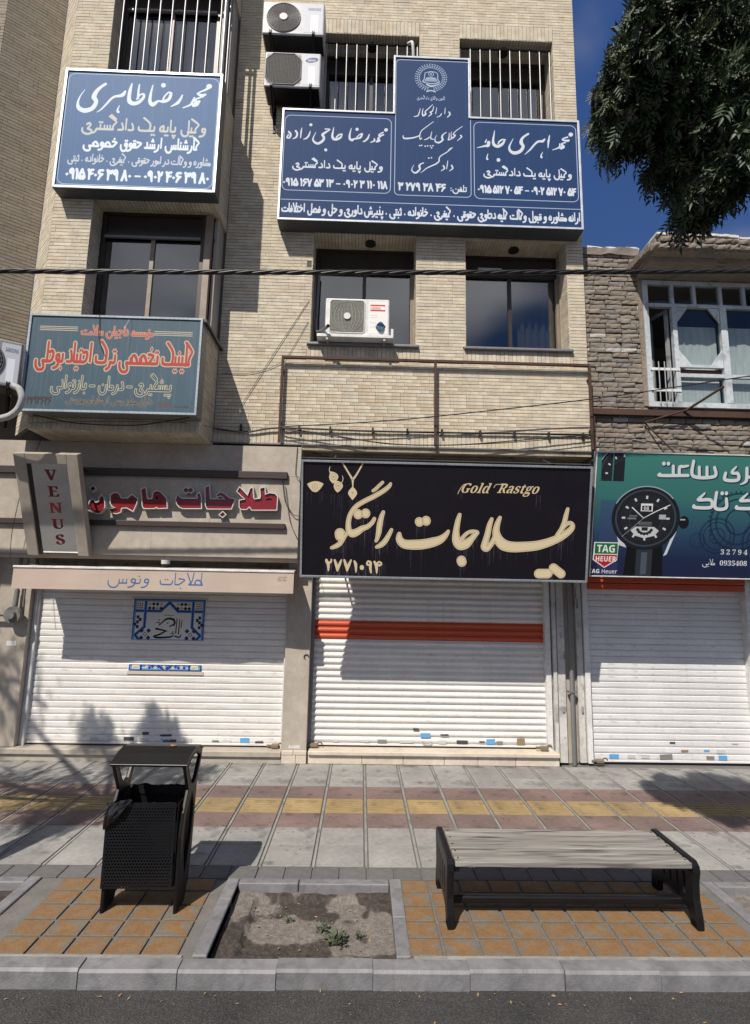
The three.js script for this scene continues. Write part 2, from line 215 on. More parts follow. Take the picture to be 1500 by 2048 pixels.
  return { s, w, dots };
}
const NOLEFT = 'اآدذرزژوؤء-.: ';
function layout(str) { // pen strokes and dots of a line, u leftwards from its right end
  const out = { s: [], dots: [], w: 0 }, cs = [...str]; let u = 0;
  for (let i = 0; i < cs.length; i++) {
    const c = cs[i], prev = cs[i - 1], r = i > 0 && prev !== undefined && !NOLEFT.includes(prev) && !'-.: '.includes(c);
    if (c === ' ') { u += 0.26; continue; }
    if (c === 'ل' && cs[i + 1] === 'ا') { out.s.push([[0.04, 0.9], [0.12, 0.3], [0.34, 0.02]].map(([a, b]) => [a + u, b]), [[0.5, 0.86], [0.16, 0.04]].map(([a, b]) => [a + u, b])); if (r) out.s.push([[u, 0], [u + 0.3, 0]]); u += 0.58; cs[i + 1] = 'ا'; i++; continue; }
    const next = cs[i + 1], l = !NOLEFT.includes(c) && next !== undefined && !'-.: '.includes(next), g = letter(c, r, l);
    for (const st of g.s) out.s.push(st.map(([a, b]) => [a + u, b]));
    for (const d of g.dots) out.dots.push([d[0] + u, d[1]]);
    u += g.w + (l ? 0 : 0.07);
  }
  out.w = u; return out;
}
function script(ctx, str, right, left, base, em, t, color, outline) { // one line fitted between right and left
  const L = layout(str), k = (right - left) / L.w, X = (u) => right - u * k, Y = (v) => base - v * em;
  const pass = (extra, col) => {
    ctx.strokeStyle = ctx.fillStyle = col;
    for (const st of L.s) { const f = []; for (let i = 0; i < st.length; i++) { const a = st[Math.max(0, i - 1)], b = st[Math.min(st.length - 1, i + 1)], an = Math.atan2((b[1] - a[1]) * em, (b[0] - a[0]) * k); f.push(X(st[i][0]), Y(st[i][1]), em * t * (0.62 + 0.38 * Math.abs(Math.cos(an))) + extra); } pen(ctx, f); }
    for (const [u, v] of L.dots) { const d = em * t * 0.62 + extra * 0.6, kx = Math.min(1, k / em * 1.15); ctx.beginPath(); ctx.moveTo(X(u), Y(v) - d); ctx.lineTo(X(u) + d * kx, Y(v)); ctx.lineTo(X(u), Y(v) + d); ctx.lineTo(X(u) - d * kx, Y(v)); ctx.fill(); }
  };
  if (outline) pass(outline[0], outline[1]);
  pass(0, color);
}
const DIG = [[], [[[0.08, 0.75], [0.15, 0.5], [0.15, 0]]], [[[0.06, 0.75], [0.14, 0.5], [0.14, 0]], [[0.12, 0.55], [0.27, 0.5], [0.36, 0.74]]], [[[0.05, 0.75], [0.13, 0.5], [0.13, 0]], [[0.12, 0.55], [0.21, 0.52], [0.25, 0.72]], [[0.25, 0.6], [0.35, 0.52], [0.43, 0.75]]], [[[0.05, 0.75], [0.13, 0.5], [0.13, 0]], [[0.12, 0.5], [0.24, 0.42], [0.4, 0.46]], [[0.4, 0.74], [0.24, 0.7], [0.2, 0.5]]], [[[0.25, 0.75], [0.1, 0.38], [0.06, 0.12], [0.17, 0.02], [0.25, 0.2], [0.33, 0.02], [0.45, 0.12], [0.4, 0.38], [0.25, 0.75]]], [[[0.38, 0.72], [0.14, 0.7], [0.1, 0.5], [0.36, 0.42]], [[0.36, 0.42], [0.2, 0.26], [0.08, 0]]], [[[0.02, 0.75], [0.14, 0.4], [0.2, 0]], [[0.2, 0], [0.27, 0.4], [0.4, 0.75]]], [[[0.02, 0], [0.14, 0.4], [0.2, 0.75]], [[0.2, 0.75], [0.27, 0.4], [0.4, 0]]], [[[0.31, 0.52], [0.13, 0.46], [0.09, 0.64], [0.2, 0.76], [0.3, 0.64], [0.31, 0.36], [0.35, 0]]]];
function digits(ctx, str, left, right, base, h, t, color) {
  const W = { ' ': 0.22, '-': 0.5, 0: 0.3, 1: 0.28, 2: 0.44, 3: 0.5 }, w = [...str].reduce((a, c) => a + (W[c] ?? 0.48), 0), k = (right - left) / w; let x = left; ctx.strokeStyle = ctx.fillStyle = color;
  for (const c of str) {
    if (c === '-') pen(ctx, [x + 0.06 * k, base - 0.35 * h, t * h * 0.7, x + 0.42 * k, base - 0.35 * h, t * h * 0.7]);
    else if (c === '0') { const d = h * 0.13; ctx.beginPath(); ctx.moveTo(x + 0.14 * k, base - 0.34 * h - d); ctx.lineTo(x + 0.14 * k + d, base - 0.34 * h); ctx.lineTo(x + 0.14 * k, base - 0.34 * h + d); ctx.lineTo(x + 0.14 * k - d, base - 0.34 * h); ctx.fill(); }
    else if (c !== ' ') for (const st of DIG[+c]) pen(ctx, st.flatMap(([a, b], i) => [x + a * k, base - b * h, t * h * (i === st.length - 1 ? 0.75 : 1)]));
    x += (W[c] ?? 0.48) * k;
  }
}
function canvas(wmm, hmm, wpx) { const c = document.createElement('canvas'); c.width = wpx; c.height = Math.round(wpx * hmm / wmm); const ctx = c.getContext('2d'); ctx.scale(wpx / wmm, wpx / wmm); return [c, ctx]; }
function printMat(c, rough = 0.4, o = {}) { const t = new THREE.CanvasTexture(c); t.colorSpace = THREE.SRGBColorSpace; t.magFilter = THREE.LinearFilter; return new THREE.MeshPhysicalMaterial({ map: t, roughness: rough, specularIntensity: 0.55, ...o }); }
function streaks(ctx, w, h, n, col, len) { for (let i = 0; i < n; i++) { const x = rr(0, w), y = rr(0, h * 0.5); ctx.globalAlpha = rr(0.03, 0.14); ctx.fillStyle = col; ctx.fillRect(x, y, rr(3, 12), rr(0.2, 1) * len); } ctx.globalAlpha = 1; }
function rrect(ctx, x0, y0, x1, y1, r, col, lw) { ctx.strokeStyle = col; ctx.lineWidth = lw; ctx.beginPath(); ctx.roundRect(x0, y0, x1 - x0, y1 - y0, r); ctx.stroke(); }
function facePlane(w, h) { return new THREE.PlaneGeometry(w, h); }
const BLACK = [[1002,243,23,981,277,38,915,331,45,811,394,47,707,449,47,626,503,47,574,565,45,546,633,47,536,709,50,545,784,60,587,814,83,639,794,75,691,758,60,751,734,47,803,688,42,828,642,34],[444,817,113,445,847,105],[512,823,38,483,869,45,446,930,49,402,962,45,353,982,30],[912,230,27,875,265,30,839,303,32,806,327,27],[643,590,94,644,601,94],[729,580,94,729,588,94],[928,564,30,907,625,47,890,709,57,881,792,54,867,861,38,853,895,27],[1025,763,30,998,820,42,959,889,53,914,936,53,862,963,30],[1114,806,32,1119,871,72,1170,920,92,1271,928,104,1386,920,107,1501,894,101,1586,861,81,1642,809,52,1670,765,29],[1336,661,89,1340,673,89],[1414,647,92,1417,658,92],[1793,575,32,1774,654,52,1759,770,63,1767,871,89,1812,921,104,1876,905,101,1932,853,66,1974,802,52,1999,772,38,1944,762,35,1887,782,35,1838,833,38,1811,877,43],[1830,1096,101,1836,1114,101],[2159,617,32,2136,690,52,2118,791,61,2093,893,67,2087,937,72,2117,951,69,2166,899,52,2199,833,49],[2252,598,32,2226,673,55,2215,760,72,2243,846,101,2311,910,119,2413,930,113,2544,924,107,2688,907,102,2832,863,90,2960,802,79,3058,727,64,3085,676,52,3061,640,35,3018,656,35,2963,715,44,2923,788,58],[3022,482,29,3006,555,44,2989,642,49,2956,730,49,2923,788,44],[2724,1230,102,2827,1228,102],[2889,1161,96,2980,1228,96]];
const BLACKNUM = [[296,1124,30,311,1154,35,345,1146,23,352,1115,18],[315,1154,35,320,1199,30,320,1245,14],[390,1122,23,410,1182,33,422,1243,18],[422,1243,18,444,1174,33,465,1120,18],[499,1120,23,519,1180,33,532,1241,18],[532,1241,18,553,1172,33,575,1118,18],[613,1129,18,629,1170,35,634,1254,14],[700,1196,47,700,1205,47],[798,1136,23,768,1129,21,757,1160,21,784,1171,21,800,1144,23,796,1205,30,805,1258,18],[920,1145,18,893,1133,20,867,1158,23,897,1172,26,924,1157,15],[840,1132,23,859,1166,33,868,1211,30,869,1261,14]];
const NAMEA = [[1803,173,70,1800,177,68],[1783,206,38,1753,229,28,1680,268,18,1662,288,20],[1669,291,30,1720,310,43,1763,294,28],[1734,324,25,1685,348,22,1637,379,25,1666,428,57,1630,451,57,1689,398,37],[1629,343,17,1608,402,30,1580,453,27,1496,497,15],[1476,314,15,1456,372,30,1422,431,42,1345,485,12],[1331,291,32,1299,285,20,1254,345,22,1239,404,25],[1332,306,35,1312,379,42,1253,417,42,1178,414,25,1155,436,37,1114,467,57,1079,425,45,1078,332,35,1097,186,12],[1228,180,58,1229,187,58],[834,176,12,818,285,42,815,387,47,832,443,57,883,463,55,943,438,47,994,371,35,990,321,27,947,337,20,915,396,25],[928,186,15,924,281,27,926,382,30],[762,288,17,736,340,50,700,360,42,639,373,32,593,411,30,538,492,27,483,566,20,432,607,7],[706,499,7,687,564,22,699,592,35],[505,198,37,453,244,37,403,311,50,380,392,62,413,455,49,377,549,57,288,589,66,211,557,54,189,486,30,207,392,17,258,289,7]];
const NAMEB = [[1429,1183,49,1424,1189,46],[1388,1226,21,1336,1259,17,1341,1282,27,1394,1262,21],[1352,1294,19,1321,1319,21,1332,1354,42,1301,1373,25],[1268,1327,15,1269,1362,25,1217,1388,10],[1199,1264,11,1179,1325,25,1143,1368,25,1112,1384,8],[1099,1257,21,1063,1276,15,1027,1319,15],[1101,1263,25,1079,1317,29,1027,1337,25,991,1344,21,965,1363,38,933,1341,31,931,1276,25,950,1179,8],[1029,1190,42,1029,1196,42],[826,1274,15,785,1288,23,749,1331,23],[826,1274,13,807,1329,27,755,1360,36,713,1356,38,693,1310,31,700,1250,23,710,1175,8],[593,1207,19,656,1210,15,605,1254,27,560,1297,38,582,1344,31,558,1398,36,496,1436,35,443,1403,29,433,1356,19,469,1260,6],[611,1526,40,611,1532,40],[391,1251,10,372,1317,23,342,1360,25,301,1379,8],[395,1147,40,395,1153,40],[273,1202,8,266,1268,21,262,1357,13],[192,1254,31,214,1294,25,201,1348,27,155,1380,8],[98,1269,27,126,1310,27,113,1360,23,78,1362,21,93,1317,21]];
const NAMEC = [[2298,867,20,2309,906,20,2271,951,11],[2244,804,8,2237,896,12],[2191,894,11,2176,929,15,2126,957,8],[2126,805,8,2111,902,12],[2084,785,8,2068,856,14,2038,883,21,2053,908,17,2011,949,9],[2068,760,9,2003,832,14,1965,878,15,1973,912,23,1935,940,23,1927,879,14,1938,826,6],[1896,824,6,1882,899,14,1859,947,17,1813,958,11],[2457,1228,23,2468,1253,18,2411,1311,8],[2481,1085,9,2400,1153,12,2354,1215,14,2381,1231,20,2339,1276,20,2324,1225,12,2332,1173,6],[2297,1192,6,2297,1260,15,2286,1304,15,2331,1285,14],[2256,1189,12,2210,1230,18,2199,1273,27,2210,1307,23,2157,1352,26,2108,1337,20,2104,1286,11,2126,1238,5],[2058,1185,6,2043,1288,17,2081,1304,12],[2024,1272,12,1998,1299,17,1952,1318,9],[1918,1293,15,1899,1311,14,1891,1260,14,1914,1182,12,1997,1101,12,2080,1029,9],[1895,1252,15,1808,1290,21,1710,1307,24,1669,1300,20,1664,1261,8],[1892,1410,20,1892,1411,20],[1919,1404,20,1919,1406,20],[1968,1415,20,1968,1417,20],[2002,1409,20,2002,1411,20],[2040,1408,20,2040,1409,20],[2074,1402,20,2074,1404,20],[2055,1437,20,2055,1439,20],[2018,1595,20,2018,1597,20],[2055,1589,20,2055,1591,20],[2330,1696,21,2345,1742,20,2300,1782,9],[2278,1627,8,2270,1695,14,2262,1754,9],[2217,1705,21,2232,1747,20,2187,1786,9],[2342,1421,11,2270,1492,14,2195,1546,14,2161,1589,15,2157,1640,18,2112,1684,20,2045,1721,18,1985,1757,15,1940,1800,10,1902,1827,4],[2320,1430,11,2285,1466,9],[1947,1674,15,1909,1692,18,1887,1727,27,1898,1768,23,1843,1829,25,1794,1806,18,1790,1764,10,1815,1709,5]];
const NAMED = [[3990,1147,60,3987,1153,58],[3942,1192,25,3880,1217,16,3879,1240,25,3940,1249,35,3961,1237,21],[3909,1279,20,3857,1299,18,3876,1344,47,3844,1368,41],[3831,1300,16,3819,1357,25,3726,1401,10],[3692,1174,10,3674,1272,29,3666,1369,12],[3624,1234,14,3592,1270,39,3531,1278,31,3479,1326,27,3416,1408,24,3338,1489,6],[3588,1441,6,3566,1493,18,3570,1521,31],[3396,1163,29,3339,1206,29,3302,1253,37,3296,1311,51,3320,1367,41,3273,1443,47,3191,1469,51,3136,1431,37,3132,1363,24,3185,1247,6],[3078,1268,14,3032,1270,24,2991,1301,22,2975,1336,20],[3063,1286,20,3031,1339,37,2970,1376,45,2919,1355,45,2905,1293,33,2916,1212,22,2928,1131,8],[2975,1583,49,2974,1590,49],[2814,1274,10,2798,1320,22],[2844,1318,45,2833,1370,45,2792,1377,30,2747,1391,20,2681,1410,8],[2831,1495,6,2815,1558,18,2822,1580,30]];
const WATCHTXT = [[756,247,37,772,262,37,1083,254,37],[904,151,36,912,254,36],[792,123,42,792,127,42],[845,122,42,846,126,42],[1079,143,23,1021,154,34,979,162,36,982,253,36],[1137,88,36,1146,260,39,1392,258,39,1387,155,36],[1208,155,34,1216,255,36],[1298,153,34,1305,253,36],[1521,217,36,1524,294,39,1668,292,39,1666,220,39,1603,216,34,1601,188,34,1640,141,20],[1766,153,36,1773,280,38,1753,319,31,1704,345,11],[1771,256,36,1920,255,36],[1296,455,19,1236,517,36,1238,534,38,1371,533,38,1378,616,39,1198,622,39,1180,603,36],[1434,442,36,1433,621,39,1557,620,39,1554,513,36],[1500,449,41,1500,453,41],[1550,448,41,1550,451,41],[1797,448,19,1734,513,36,1736,532,38,1881,531,38,1888,611,39,1700,621,39,1683,601,36]];
const REDP = [[[142,374],[151,330],[174,308],[192,321],[199,342],[225,355],[254,341],[260,319],[254,293],[284,257],[309,292],[327,353],[332,405],[311,449],[271,480],[229,477],[175,443],[145,400]],[[133,173],[167,142],[200,176],[169,212]],[[391,255],[418,230],[460,223],[497,248],[522,291],[594,290],[650,244],[723,295],[711,361],[680,445],[604,403],[537,409],[529,461],[484,479],[423,468],[390,429],[469,410],[424,390],[400,351]],[[760,172],[810,153],[838,293],[902,291],[906,252],[908,208],[941,187],[989,201],[1035,240],[1073,283],[1090,396],[979,403],[961,386],[937,404],[809,407],[794,377]],[[1191,289],[1210,221],[1226,255],[1246,271],[1275,278],[1448,274],[1461,254],[1445,226],[1472,201],[1494,253],[1508,392],[1283,397],[1245,382],[1214,351]],[[1272,172],[1302,137],[1332,161],[1359,136],[1397,169],[1368,203],[1334,182],[1305,208]],[[1543,131],[1585,109],[1608,275],[1792,273],[1762,242],[1728,227],[1696,249],[1690,222],[1726,190],[1769,203],[1838,255],[1910,273],[1874,389],[1583,395],[1562,357]],[[1738,468],[1774,434],[1808,462],[1777,496]],[[1937,171],[1963,121],[2068,225],[2096,133],[2124,123],[2135,238],[2150,267],[2225,257],[2233,226],[2219,130],[2270,114],[2280,206],[2336,185],[2402,193],[2432,227],[2430,390],[2129,397],[2098,355],[2063,389],[1997,391],[1977,367],[1972,286],[2019,275],[2042,269],[1987,218]]];
const REDH = [[[[434,263],[448,273],[466,284],[449,284]],[[630,302],[654,293],[682,316],[660,312]],[[952,251],[967,263],[968,283],[955,293],[941,284],[939,264]]],[[[2283,273],[2306,252],[2334,243],[2363,254],[2373,271]]]];
// ---------------------------------------------------------------- ground, road, pavement, kerb
{
  const g = M('ground', muv(new THREE.PlaneGeometry(500, 500).rotateX(-Math.PI / 2).translate(0, -0.14, 0)), MAT.dirt); g.userData.kind = 'structure';
  const road = M('road', bx(-60, 60, -0.13, -0.098, -3.306, 9), MAT.asphalt); road.userData.kind = 'structure';
  const pv = structure('pavement');
  const PITS = [[-3.4, -2.3], [-0.82, 0.245], [2.6, 3.75]];
  // bed under the tiles, left open at the planting pits
  M('bed', [bx(-30, 30, -0.13, -0.012, -9, -4.29), ...[[-30, -3.4], [-2.3, -0.82], [0.245, 2.6], [3.75, 30]].map(([a, b]) => bx(a, b, -0.13, -0.012, -4.29, -3.42))], MAT.joint, pv);
  const X0 = 0.085, rows = [['paving_slab', -6.97, -6.51, [MAT.slab, MAT.slab2]], ['paving_slab', -6.51, -6.19, [MAT.slab, MAT.slab2]], ['red_tile', -6.19, -5.833, [MAT.redTile, MAT.redTile2]], ['tactile_tile', -5.833, -5.477, [MAT.yellowTile, MAT.yellowTile2]], ['red_tile', -5.477, -5.148, [MAT.redTile, MAT.redTile2]], ['paving_slab', -5.148, -4.813, [MAT.slab, MAT.slab2]], ['paving_slab', -4.813, -4.455, [MAT.slab, MAT.slab2]]];
  for (const [name, za, zb, mats] of rows) {
    const d = zb - za, parts = [rbx(-0.181, 0.181, -0.03, 0, -d / 2 + 0.003, d / 2 - 0.003, 0.005, 1)];
    if (name === 'tactile_tile') for (let k = 0; k < 6; k++) { const z = -d / 2 + (k + 0.5) * d / 6; parts.push(rbx(-0.176, 0.176, -0.002, 0.005, z - 0.016, z + 0.016, 0.004, 1)); }
    const geos = [0, 1, 2].map((q) => { const g2 = mergeGeometries(parts.map(clean)), uv = g2.attributes.uv; for (let i = 0; i < uv.count; i++) uv.setXY(i, uv.getX(i) + q * 0.83, uv.getY(i) + q * 1.37 + za); return g2; });
    for (let n = -14; n <= 13; n++) { const m = M(name, geos[Math.floor(rnd() * 3)], mats[rnd() < 0.6 ? 0 : 1], pv, [X0 + n * 0.4 + 0.2, rr(-0.0022, 0.0008), (za + zb) / 2]); m.rotation.set(rr(-0.003, 0.003), rr(-0.003, 0.003), rr(-0.003, 0.003)); }
  }
  for (let n = -14; n <= 14; n++) M('joint_strip', bx(X0 + n * 0.4 - 0.009, X0 + n * 0.4 + 0.009, -0.02, -0.0045, -6.97, -4.455), MAT.slab2, pv);
  for (let n = -28; n < 28; n++) M('border_tile', rbx(-0.096, 0.096, -0.03, 0, -0.088, 0.088, 0.004, 1), rnd() < 0.5 ? MAT.darkTile : MAT.darkTile2, pv, [X0 + n * 0.2 + 0.1, rr(-0.002, 0.0005), -4.362]);
  const worn = [301, 331, 351, 379, 397, 419].map((s) => { const t = wornTex(s); t.repeat.set(1, 1); return std([0.86, 0.80, 0.72], 0.85, { map: t, bumpMap: bumpGrain, bumpScale: 0.001 }); });
  const og = new RoundedBoxGeometry(0.196, 0.03, 0.153, 1, 0.004).translate(0, -0.015, 0); { const p = og.attributes.position, uv = og.attributes.uv; for (let i = 0; i < p.count; i++) uv.setXY(i, p.getX(i) / 0.196 + 0.5, p.getZ(i) / 0.153 + 0.5); }
  for (let r = 0; r < 5; r++) for (let n = -19; n <= 19; n++) {
    const x = 0.414 + n * 0.2143, z = -4.186 + r * 0.169;
    if (PITS.some(([a, b]) => x > a - 0.15 && x < b + 0.15)) continue;
    const m = M('orange_tile', og, worn[Math.floor(rnd() * 6)], pv, [x, rr(-0.003, 0.0005), z]); m.rotation.set(rr(-0.004, 0.004), Math.PI * Math.floor(rnd() * 2), rr(-0.004, 0.004));
  }
  // mortar haunch between tiles and kerb
  M('mortar_edge', [[-30, -3.52], [-2.2, -0.96], [0.345, 2.5], [3.87, 30]].map(([a, b]) => bx(a, b, -0.1, -0.004, -3.435, -3.404)), MAT.slab2, pv);
  // kerb stones with a worn chamfer
  const prof = (l) => { const g3 = ext([[0, -0.12], [0, -0.014], [-0.012, -0.001], [-0.1, 0], [-0.1, -0.12]], l - 0.005, 0); g3.rotateY(-Math.PI / 2); g3.translate(l - 0.004, 0, 0); return g3; };
  for (let n = -9; n <= 9; n++) { const l = 0.527 + rr(-0.008, 0.008), g3 = prof(l); const m = M('kerb_stone', muv(g3), MAT.marble, pv, [0.11 + n * 0.527, rr(-0.004, 0.002), -3.304 + rr(-0.004, 0.004)]); m.rotation.y = rr(-0.006, 0.006); { const uv = m.geometry.attributes.uv; for (let i = 0; i < uv.count; i++) uv.setXY(i, uv.getX(i) + n * 0.61, uv.getY(i) + n * 0.37); } }
  // planting pits with marble edging
  for (const [a, b] of PITS) {
    const pit = structure('planting_pit');
    const soil = new THREE.PlaneGeometry(b - a + 0.02, 0.9, 60, 46).rotateX(-Math.PI / 2); { const p = soil.attributes.position; for (let i = 0; i < p.count; i++) { const x = p.getX(i), z = p.getZ(i), e = Math.max(Math.abs(x) / ((b - a) / 2), Math.abs(z) / 0.42); p.setY(i, -0.105 + 0.03 * fbm(x * 5 + 9 + a, z * 5 + 3, 0, 5, 4) + (e > 0.72 ? 0.03 : 0) * (0.6 + 0.8 * fbm(x * 6, z * 6 + a, 0, 15, 3))); } soil.computeVertexNormals(); }
    M('soil', muv(soil), MAT.soil, pit, [(a + b) / 2, 0, -3.84]);
    M('edging', rbx(a - 0.085, a, -0.13, 0.004, -4.0, -3.42, 0.01), MAT.marble, pit); M('edging', rbx(a - 0.085, a, -0.13, 0.002, -4.27, -4.004, 0.01), MAT.marble, pit);
    M('edging', rbx(b, b + 0.085, -0.13, 0.003, -3.8, -3.42, 0.01), MAT.marble, pit); M('edging', rbx(b, b + 0.085, -0.13, 0.005, -4.27, -3.805, 0.01), MAT.marble, pit);
    const c = (a + b) / 2; M('edging', rbx(a + 0.003, c - 0.11, -0.13, 0.003, -4.27, -4.2, 0.01), MAT.marble, pit); M('edging', rbx(c - 0.105, b - 0.003, -0.13, 0.001, -4.27, -4.2, 0.01), MAT.marble, pit);
  }
  // weeds in the middle pit
  const leafG = new THREE.BufferGeometry(); leafG.setAttribute('position', new THREE.Float32BufferAttribute([0, 0, 0, -0.012, 0.006, 0.025, 0, 0.002, 0.028, 0.012, 0.006, 0.025, 0, 0.004, 0.06], 3)); leafG.setIndex([0, 1, 2, 0, 2, 3, 1, 4, 2, 2, 4, 3]); leafG.computeVertexNormals();
  const weedM = std([0.085, 0.105, 0.06], 0.9, { side: THREE.DoubleSide });
  for (const [x, z, s, n, lab] of [[-0.42, -3.90, 0.5, 26, 'tiny dusty weed rosette by the back edging of the soil pit'], [-0.20, -3.80, 0.65, 40, 'small weed with grey green leaves in the middle of the soil pit'], [-0.10, -3.67, 0.95, 80, 'largest leafy weed clump growing from the dry soil pit'], [0.03, -3.74, 0.55, 26, 'pale weed sprig right beside the largest weed clump']]) {
    const gs = []; for (let i = 0; i < n; i++) { const g4 = leafG.clone(); const k = s * rr(0.5, 1.1); g4.scale(k, k, k); g4.rotateX(-rr(0.1, 1.2)); g4.rotateY(rr(0, 6.3)); g4.translate(rr(-0.05, 0.05) * s, rr(0, 0.05) * s, rr(-0.035, 0.035) * s); gs.push(g4); }
    const w = thing('weed', lab, 'weed', [x, -0.088, z], 'weeds in the soil pit'); M('leaves', mergeGeometries(gs), weedM, w);
    M('stem', [0, 1, 2, 3].map(() => rod([0, -0.02, 0], [rr(-0.04, 0.04) * s, 0.05 * s, rr(-0.03, 0.03) * s], 0.0018, 5)), weedM, w);
  }
  // fallen leaves and grit
  const lm = std([0.30, 0.19, 0.09], 0.9, { side: THREE.DoubleSide }), im = new THREE.InstancedMesh(leafG, lm, 150), o = new THREE.Object3D();
  for (let i = 0; i < 150; i++) { const inPit = i < 70, x = inPit ? rr(-0.8, 0.2) : rr(-2.6, 2.6), z = inPit ? rr(-4.12, -3.5) : i < 130 ? rr(-3.29, -3.2) : rr(-3.2, -2.9); o.position.set(x, inPit ? -0.08 : -0.094, z); o.rotation.set(rr(-0.3, 0.3), rr(0, 6.3), rr(-0.3, 0.3)); o.scale.setScalar(rr(0.15, 0.5)); o.updateMatrix(); im.setMatrixAt(i, o.matrix); }
  im.name = 'leaf_litter'; tag(im, 'dry brown leaf litter along the kerb foot and in the soil pit', 'leaf litter', null, 'stuff'); scene.add(im);
}

// ---------------------------------------------------------------- litter bin
{
  const t = thing('litter_bin', 'black perforated metal litter bin with arched roof and a bin bag', 'litter bin', [-1.37, 0, -3.83]);
  const P = [[0.0, 0], [0.0, 0.15], [0.0, 0.45], [0.03, 0.58], [0.10, 0.70], [0.035, 0.81], [0.0, 0.87], [0.0, 0.885], [0.08, 0.925], [0.19, 0.945], [0.30, 0.93], [0.375, 0.895], [0.36, 0.84], [0.28, 0.70], [0.27, 0.52], [0.255, 0.3], [0.21, 0.1], [0.15, 0]];
  const H = [[[0.05, 0.862], [0.14, 0.905], [0.25, 0.905], [0.33, 0.862], [0.24, 0.735], [0.195, 0.715], [0.145, 0.735]], [[0.19, 0.66], [0.10, 0.56], [0.06, 0.42], [0.08, 0.25], [0.12, 0.16], [0.165, 0.25], [0.215, 0.42], [0.23, 0.56]]];
  const side = ext(P, 0.014, 0.004, H); side.rotateY(Math.PI / 2);
  const worn = std([0.14, 0.085, 0.045], 0.6, { map: grainTex });
  for (const x of [-0.235, 0.225]) { const s = M('side_panel', side, MAT.blackIron, t, [x, 0, 0]); M('worn_edge', new THREE.TubeGeometry(new THREE.CatmullRomCurve3(H[0].concat([H[0][0]]).map(([a, b]) => new THREE.Vector3(0.019, b, -a))), 60, 0.0022, 4), worn, s); M('worn_edge', new THREE.TubeGeometry(new THREE.CatmullRomCurve3(H[1].concat([H[1][0]]).map(([a, b]) => new THREE.Vector3(0.019, b, -a))), 60, 0.0022, 4), worn, s); }
  const roof = [], up = [[0, 0.885], [0.08, 0.925], [0.19, 0.945], [0.30, 0.93], [0.375, 0.895]]; for (let i = 0; i < 4; i++) { const [a, b] = up[i], [c, d] = up[i + 1], g = new THREE.BoxGeometry(0.5, 0.008, Math.hypot(c - a, d - b) + 0.003); g.rotateX(Math.atan2(d - b, c - a)); g.translate(0, (b + d) / 2 + 0.006, -(a + c) / 2); roof.push(muv(g)); }
  roof.push(rod([-0.25, 0.884, 0.004], [0.25, 0.884, 0.004], 0.010, 10)); const rf = M('roof', roof, phy([0.010, 0.010, 0.011], 0.3, { map: patchTex, specularIntensity: 0.6 }), t);
  const leaf = new THREE.TorusGeometry(0.018, 0.006, 4, 8, 4); leaf.rotateX(1.5); M('fallen_leaf', leaf, std([0.35, 0.17, 0.08], 0.9), rf, [0.09, 0.958, -0.2]);
  // perforated basket panels
  const hs = [], W = 0.446, Hh = 0.505; for (let r = 0; r < 27; r++) for (let c = 0; c < 23; c++) { const x = -W / 2 + 0.02 + c * 0.019 + (r % 2) * 0.0095, y = 0.014 + r * 0.0182; if (x > W / 2 - 0.012) continue; hs.push(Array.from({ length: 6 }, (_, k) => [x + 0.0058 * Math.cos(k * Math.PI / 3), y + 0.0058 * Math.sin(k * Math.PI / 3)])); }
  const front = ext([[-W / 2, 0], [W / 2, 0], [W / 2, Hh], [-W / 2, Hh]], 0.003, 0, hs); const fp = M('perforated_front', front, phy([0.010, 0.010, 0.012], 0.32, { map: grainTex, specularIntensity: 0.6 }), t, [-0.018, 0.15, 0.016]); fp.rotation.x = -0.02; fp.rotation.z = 0.012;
  M('basket', [bx(-0.215, -0.21, 0.15, 0.65, -0.33, -0.0), bx(0.208, 0.213, 0.15, 0.65, -0.33, -0.0), bx(-0.212, 0.21, 0.15, 0.65, -0.335, -0.33), bx(-0.21, 0.208, 0.15, 0.156, -0.33, -0.004)], MAT.blackIron, t);
  // bag liner folded over the rim
  const bagM = phy([0.012, 0.012, 0.014], 0.22, { side: THREE.DoubleSide });
  const lin = new THREE.PlaneGeometry(1.42, 0.13, 90, 8), lp = lin.attributes.position; for (let i = 0; i < lp.count; i++) { const u = (lp.getX(i) / 1.42 + 0.5), v = lp.getY(i) / 0.13 + 0.5; const per = u * 1.42; let x, z; if (per < 0.4) { x = -0.2 + per; z = -0.02; } else if (per < 0.71) { x = 0.2; z = -0.02 - (per - 0.4); } else if (per < 1.11) { x = 0.2 - (per - 0.71); z = -0.32; } else { x = -0.2; z = -0.32 + (per - 1.11); } const n = 0.03 * (fbm(u * 40, v * 3, 0, 61, 3) - 0.5); const front0 = per < 0.4 ? 1 : 0; lp.setXYZ(i, x * (1 + n), 0.60 + (v * (front0 ? 0.045 : 0.065)) + n * 0.8, z * (1 + n)); } lin.computeVertexNormals();
  M('bin_bag', lin, bagM, t);
  const fold = new THREE.PlaneGeometry(0.15, 0.16, 18, 18), q = fold.attributes.position; for (let i = 0; i < q.count; i++) { const x = q.getX(i), y = q.getY(i), v = 0.5 - y / 0.16, n = fbm(x * 30 + 4, y * 14, 0, 65, 4) - 0.5; q.setXYZ(i, x * (1 - 0.62 * v) - v * 0.05 + n * 0.02, y + 0.02 * Math.sin(x * 30), 0.012 + 0.05 * n + 0.018 * Math.sin(v * 3)); } fold.computeVertexNormals(); const fo = M('bag_fold', fold, bagM, t, [-0.165, 0.59, 0.014]); fo.rotation.z = -0.1;
}

